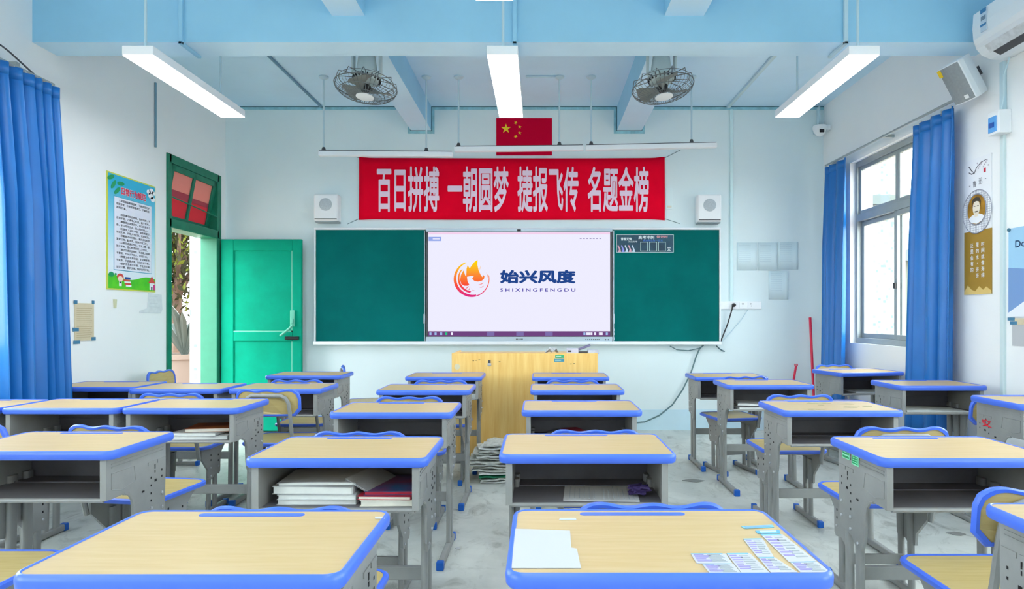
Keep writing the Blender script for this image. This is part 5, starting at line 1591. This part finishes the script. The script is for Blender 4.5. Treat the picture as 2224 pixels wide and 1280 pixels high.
book('folder', 'grey folder slumped between the booklets and the coloured books', 'folder', 'A2', 0.075, -0.015, 0.056, 0.10, 0.21, 0.006, M_gcover, -14, G1, M_gcover, 0.0, 0.42)
M_blubk = mat('blue_cover', (0.02, 0.10, 0.25, 1), 0.4, col2=(0.25, 0.02, 0.08, 1), scale=7)
M_redbk = mat('crimson_cover', (0.45, 0.02, 0.05, 1), 0.45, var=0.2, scale=8)
book('textbook', 'cream paged textbook under the red one in the crammed tray', 'book', 'A2', 0.154, -0.03, 0.0, 0.18, 0.24, 0.020, M_cream, 2, G1, M_cream)
book('textbook', 'red covered textbook in the middle of the coloured books', 'book', 'A2', 0.152, -0.028, 0.0205, 0.18, 0.24, 0.012, M_redbk, -2, G1, M_cream)
bk = book('textbook', 'blue covered textbook on top of the red one', 'book', 'A2', 0.156, -0.018, 0.033, 0.17, 0.23, 0.012, M_blubk, 3, G1, M_redbk)
# printed sheet and purple cord
r = book('printed_sheet', 'printed sheet lying flat in the tray beside purple cord', 'paper', 'B2', 0.055, -0.055, 0.0, 0.26, 0.19, 0.004, None, -4, None, mat('test_paper', (0.55, 0.56, 0.57, 1), 0.7), 0.002)
ln = MB()
for k in range(14):
    if k != 6: ln.bx((-0.11 + 0.017 * k, -0.085, 0.004), (-0.107 + 0.017 * k, 0.08 - 0.02 * (k % 3), 0.0052))
ln.bend(lambda x, y, z: (x, y, z + 0.0015))
ln.build('print_lines', M_greyink, r)
cd = MB()
rn = random.Random(11)
path = []
for k in range(60):
    path.append((0.03 * math.sin(k * 1.7) + rn.uniform(-0.01, 0.01), 0.028 * math.cos(k * 1.3) + rn.uniform(-0.008, 0.008), 0.008 + 0.022 * abs(math.sin(k * 0.31)) + rn.uniform(0, 0.006)))
cd.tube(path, 0.0035, 5)
o = cd.build('cord_bundle', mat('purple_cord', (0.045, 0.025, 0.12, 1), 0.6), smooth=True)
o.location = (DK['B2'].location[0] + 0.185, DK['B2'].location[1] - 0.09, 0.5745)
tag(o, 'tangled dark purple cord bundle in the tray beside a printed sheet', 'cord')
book('notebook', 'small red notebook deep in a dark tray', 'notebook', 'B3', -0.03, 0.06, 0.0, 0.10, 0.15, 0.03, M_redbk, 20, None, M_cream)
book('exercise_book', 'grey exercise book lying in the red notebook tray', 'book', 'B3', -0.13, 0.05, 0.0, 0.09, 0.16, 0.012, M_gcover, -10)
G2 = 'books in the tray ending the joined row'
M_orange = mat('orange_cover', (0.42, 0.13, 0.03, 1), 0.5, col2=(0.15, 0.03, 0.02, 1), scale=8)
book('textbook', 'wide white bottom book in the tray ending the joined row', 'book', 'E3', 0.07, -0.045, 0.0, 0.28, 0.20, 0.020, M_lcover, 3, G2, M_wpage)
book('textbook', 'white middle book in the tray ending the joined row', 'book', 'E3', 0.045, -0.05, 0.0205, 0.24, 0.19, 0.014, M_lcover, -3, G2, M_wpage)
book('textbook', 'orange covered top book in the tray ending the joined row', 'book', 'E3', 0.085, -0.02, 0.035, 0.22, 0.19, 0.018, M_orange, 8, G2, M_cream)
G3 = 'dark exercise books in one tray'
book('exercise_book', 'lower dark exercise book one ahead of the worn desk', 'book', 'C4', -0.12, -0.07, 0.0, 0.20, 0.17, 0.016, M_gcover, 6, G3, M_wpage, 0.002)
book('exercise_book', 'upper dark exercise book one ahead of the worn desk', 'book', 'C4', -0.10, -0.06, 0.018, 0.19, 0.17, 0.014, M_gcover, -12, G3, M_wpage, 0.004)
book('exercise_book', 'open pale exercise book beside the dark ones', 'book', 'C4', 0.06, -0.07, 0.0, 0.15, 0.16, 0.008, M_lcover, 4, None, M_wpage)
book('loose_papers', 'wide grey loose papers in the tray before the curtain', 'paper', 'D4', -0.02, -0.05, 0.0, 0.42, 0.22, 0.008, None, 2, None, M_paper2, 0.004)
book('loose_papers', 'grey loose papers in the tray of the turned desk', 'paper', 'D5', 0.06, -0.03, 0.0, 0.30, 0.20, 0.010, None, -3, None, M_paper2, 0.003)
book('loose_papers', 'white loose papers in the tray by the lectern', 'paper', 'A5', 0.16, -0.05, 0.0, 0.16, 0.22, 0.03, None, 4, None, M_paper2, 0.002)
book('exercise_book', 'dark exercise book in the lone desk below the sockets', 'book', 'C5', 0.06, -0.02, 0.0, 0.16, 0.18, 0.02, M_gcover, 12, None, M_wpage)

# ------------------------------------------------------------------ papers stuck on the desk in front
def DT(px, py, zt=TH + 0.003):
    Y = (CAMH - zt) * F / (py - CY)
    return ((px - CX) * Y / F, Y)
def stuck(name, label, cat, pts, m, group=None, lines=None, lm=None):
    P = [DT(*p) for p in pts]
    cx = sum(p[0] for p in P) / len(P); cy = sum(p[1] for p in P) / len(P)
    r = thing(name, label, cat, (cx, cy, TH), (0, 0, 0), group)
    MB().poly([(p[0] - cx, p[1] - cy) for p in P], 0.0012, 0.0010).build('sheet', m, r)
    if lines:
        A, B, C, D_ = [(p[0] - cx, p[1] - cy) for p in P][:4]
        lb = MB()
        def bil(u, v):
            return (A[0] * (1 - u) * (1 - v) + B[0] * u * (1 - v) + C[0] * u * v + D_[0] * (1 - u) * v, A[1] * (1 - u) * (1 - v) + B[1] * u * (1 - v) + C[1] * u * v + D_[1] * (1 - u) * v)
        for (u0, v0, u1, v1, mi) in lines:
            lb.poly([bil(u0, v0), bil(u1, v0), bil(u1, v1), bil(u0, v1)], 0.0018, 0.0005, mi)
        lb.build('print', lm, r)
    return r
M_lilac = mat('lilac_print', S(150, 140, 200), 0.6)
M_pgreen = mat('grey_print', S(160, 168, 172), 0.6)
M_cyan = mat('cyan_print', S(120, 180, 205), 0.6)
M_sheet = mat('glossy_sheet', (0.50, 0.51, 0.55, 1), 0.45)
ml = [(0.06 + 0.0, 0.10 + 0.11 * k, 0.34 + 0.06 * ((k * 3) % 4), 0.15 + 0.11 * k, 0) for k in range(7)]
mg = [(0.45, 0.12 + 0.10 * k, 0.80 + 0.03 * ((k * 5) % 4), 0.16 + 0.10 * k, 1) for k in range(8)]
mc = [(0.0, 0.0, 0.9, 0.05, 2)]
def Z6(x, y): return (1490 + x / 6.354, 1110 + y / 6.354)
stuck('paper_sheet', 'plain white paper stuck to the near desk top', 'paper', [(1118, 1147), (1238, 1151), (1241, 1188), (1253, 1190), (1262, 1232), (1111, 1232)], M_paper, 'papers stuck on the near desk')
sheets = [
    ([(65, 578), (548, 576), (640, 712), (150, 710)], 'printed card at the outer end of the stuck sheets, upper one'),
    ([(225, 722), (655, 717), (765, 852), (330, 852)], 'printed card at the outer end of the stuck sheets, lower one'),
    ([(560, 575), (880, 572), (1155, 838), (772, 850)], 'printed sheet with teal heading in the near row of stuck sheets'),
    ([(790, 376), (1058, 370), (1212, 622), (985, 624)], 'narrow printed sheet with teal foot line on the near desk'),
    ([(1000, 632), (1225, 628), (1535, 832), (1168, 836)], 'printed sheet with many purple lines next to the corner one'),
    ([(1030, 312), (1330, 310), (1800, 680), (1420, 690)], 'long printed sheet along the desk edge below blue stickers'),
    ([(1440, 696), (1805, 688), (2000, 832), (1580, 834)], 'printed sheet filling the near corner of the desk top'),
]
for pts, lab in sheets:
    stuck('printed_sheet', lab, 'paper', [Z6(*p) for p in pts], M_sheet, 'papers stuck on the near desk', ml + mg + mc, [M_lilac, M_pgreen, M_cyan])
stuck('name_sticker', 'pointed blue sticker farthest up the near desk top', 'sticker', [Z6(*p) for p in ((760, 200), (1190, 180), (1215, 212), (810, 232))], M_cyan, 'blue stickers on the near desk', [(0.08, 0.2, 0.9, 0.8, 0)], [mat('sticker_blue', S(120, 165, 235), 0.4)])
stuck('name_sticker', 'blue framed name sticker just above the long printed sheet', 'sticker', [Z6(*p) for p in ((955, 262), (1290, 255), (1302, 292), (990, 300))], mat('sticker_blue2', S(90, 165, 215), 0.4), 'blue stickers on the near desk', [(0.15, 0.2, 0.85, 0.8, 0)], [mat('sticker_pale', S(190, 225, 225), 0.4)])
stuck('name_sticker', 'small pale sticker beside the pencil groove of the near desk', 'sticker', [(1217, 1124), (1250, 1124), (1252, 1127.5), (1214, 1127.5)], mat('sticker_pale2', S(190, 205, 240), 0.4))
stuck('name_sticker', 'tiny white sticker on the big bare desk corner', 'sticker', [(814, 1121), (834, 1121), (836, 1125), (815, 1125)], M_paper)
# worn dark patches on one desk
def patch(desk, lx, ly, rx, ry, label, m):
    d = DK[desk]
    rn = random.Random(label)
    pts = [(rx * (1 + rn.uniform(-0.35, 0.35)) * math.cos(2 * PI * k / 14), ry * (1 + rn.uniform(-0.35, 0.35)) * math.sin(2 * PI * k / 14)) for k in range(14)]
    o = MB().poly(pts, TH + 0.0006, 0.0008).build('worn_patch', m, d)
    o.location = (lx, ly, 0)
M_worn = mat('worn_laminate', S(176, 166, 128), 0.6, var=0.25, scale=40)
for (lx, ly, rx, ry) in ((-0.12, -0.13, 0.055, 0.018), (0.10, -0.05, 0.045, 0.022), (0.14, 0.07, 0.04, 0.016), (-0.02, 0.02, 0.018, 0.01), (0.0, 0.10, 0.06, 0.02), (0.20, -0.02, 0.02, 0.02)):
    patch('C3', lx, ly, rx, ry, 'w%f' % lx, M_worn)
# green stickers on a steel side panel, red scribble on another
for k, (ly, lz, wd, hh, lab) in enumerate(((0.105, 0.690, 0.055, 0.030, 'green striped sticker on the steel panel, farther from the viewer'), (0.035, 0.684, 0.050, 0.036, 'green framed sticker on the steel panel, nearer the viewer'))):
    d = DK['C2']
    r = thing('name_sticker', lab, 'sticker', (d.location[0] - 0.2712, d.location[1] + ly, lz), (0, 0, 0), 'green stickers on the steel panel')
    MB().bx((-0.0012, -wd / 2, -hh / 2), (0.0, wd / 2, hh / 2)).build('sticker_sheet', mat('sticker_mint', S(150, 235, 195), 0.4), r)
    mb = MB()
    if k == 0:
        mb.bx((-0.0020, -wd * 0.42, 0.002), (-0.0012, wd * 0.42, hh * 0.38)); mb.bx((-0.0020, -wd * 0.42, -hh * 0.38), (-0.0012, wd * 0.42, -0.004))
    else:
        mb.bx((-0.0020, -wd * 0.40, -hh * 0.38), (-0.0012, wd * 0.40, hh * 0.38))
    mb.build('green_print', mat('sticker_deepgreen', S(30, 155, 95), 0.4), r)
    ln = MB()
    for q in range(3 if k else 1):
        ln.bx((-0.0026, -wd * 0.3, 0.008 - 0.008 * q), (-0.0020, wd * 0.3, 0.0105 - 0.008 * q))
    ln.build('sticker_lines', mat('sticker_mint', None) , r)
mb = MB()
rn = random.Random(5)
mb.tube([(0, 0.035 * math.sin(k * 2.1) + rn.uniform(-0.01, 0.01), 0.018 * math.cos(k * 1.4)) for k in range(16)], 0.0022, 4)
o = mb.build('red_scribble', mat('red_marker', S(225, 40, 60), 0.5), DK['D3'])
o.location = (-0.270, 0.09, 0.605)

# ------------------------------------------------------------------ pile of newspapers on the floor
ORD = ['bottom', 'second', 'third', 'fourth', 'fifth', 'sixth', 'seventh', 'eighth', 'ninth', 'tenth', 'eleventh', 'twelfth', 'thirteenth', 'topmost']
rn = random.Random(21)
z = 0.002
pcx, pcy = -0.275, 4.80
M_gpaper = mat('green_cover', (0.01, 0.22, 0.10, 1), 0.5)
for k, od in enumerate(ORD):
    h = rn.uniform(0.019, 0.026)
    wd, dp = rn.uniform(0.34, 0.40), rn.uniform(0.26, 0.31)
    ox = [0.03, 0.02, 0.0, 0.02, -0.01, -0.005, -0.04, -0.05, -0.04, -0.02, -0.02, 0.0, 0.02, 0.04][k]
    lab = '%s newspaper %s in the floor pile by the lectern' % (od, 'of' if False else 'counted upward')
    if k == 0: lab = 'bottom newspaper of the pile on the floor by the lectern'
    if k == 2: lab = 'green covered folder low in the newspaper pile'
    if k == 13: lab = 'topmost newspaper of the pile on the floor by the lectern'
    nx, ny = 14, 4
    ph, am = rn.uniform(0, 6), 0.0038
    vs_t, vs_b = [], []
    for j in range(ny + 1):
        for i in range(nx + 1):
            u, v = i / nx - 0.5, j / ny - 0.5
            cl = min(1, (0.5 - abs(u)) * 5 + 0.35)
            x = u * wd + rn.uniform(-1, 1) * 0.004
            y = v * dp + rn.uniform(-1, 1) * 0.004
            wob = h * 0.55 * math.sin(13 * u + ph + 2 * v) * rn.uniform(0.6, 1.0)
            vs_b.append((x, y, max(0, wob) * 0.55))
            vs_t.append((x, y, h * 0.42 * (0.5 + 0.5 * cl) + max(0, wob) * 0.95))
    n1_ = len(vs_b)
    fs = []
    for j in range(ny):
        for i in range(nx):
            a = j * (nx + 1) + i
            fs.append((a, a + nx + 1, a + nx + 2, a + 1))
            fs.append((n1_ + a, n1_ + a + 1, n1_ + a + nx + 2, n1_ + a + nx + 1))
    for i in range(nx):
        a = i; fs.append((a, a + 1, n1_ + a + 1, n1_ + a))
        a = ny * (nx + 1) + i; fs.append((a + 1, a, n1_ + a, n1_ + a + 1))
    for j in range(ny):
        a = j * (nx + 1); fs.append((a + nx + 1, a, n1_ + a, n1_ + a + nx + 1))
        a = j * (nx + 1) + nx; fs.append((a, a + nx + 1, n1_ + a + nx + 1, n1_ + a))
    o = MB().add(vs_b + vs_t, fs).build('newspaper' if k != 2 else 'folder', M_gpaper if k == 2 else (M_news if k % 3 else M_wpage))
    o.location = (pcx + ox, pcy + rn.uniform(-0.01, 0.01), z)
    o.rotation_euler = (0, 0, rn.uniform(-0.20, 0.20))
    tag(o, lab, 'newspaper' if k != 2 else 'folder', 'pile of newspapers on the floor')
    z += h * 0.94
# scraps on the floor
for (px, py, sz, lab, mm) in ((995, 1192, 0.022, 'tiny white paper scrap in the middle aisle near a blue foot', M_paper), (2122, 1211, 0.05, 'torn white scrap on the floor below the green sticker desk', M_paper), (1505, 1045, 0.085, 'flat grey rag on the floor of the wide aisle', mat('grey_rag', (0.22, 0.23, 0.22, 1), 0.9)), (2075, 1160, 0.06, 'dark smudged rag on the floor near the lone tall legs', mat('grey_rag2', (0.25, 0.25, 0.24, 1), 0.9))):
    Y = CAMH * F / (py - CY)
    X = (px - CX) * Y / F
    rn = random.Random(lab)
    pts = [(sz * rn.uniform(0.5, 1.1) * math.cos(2 * PI * k / 9), 0.6 * sz * rn.uniform(0.5, 1.1) * math.sin(2 * PI * k / 9)) for k in range(9)]
    o = MB().poly(pts, 0.003, 0.0025).build('paper_scrap' if 'scrap' in lab else 'floor_rag', mm)
    o.location = (X, Y, 0.0005)
    tag(o, lab, 'scrap' if 'scrap' in lab else 'rag')
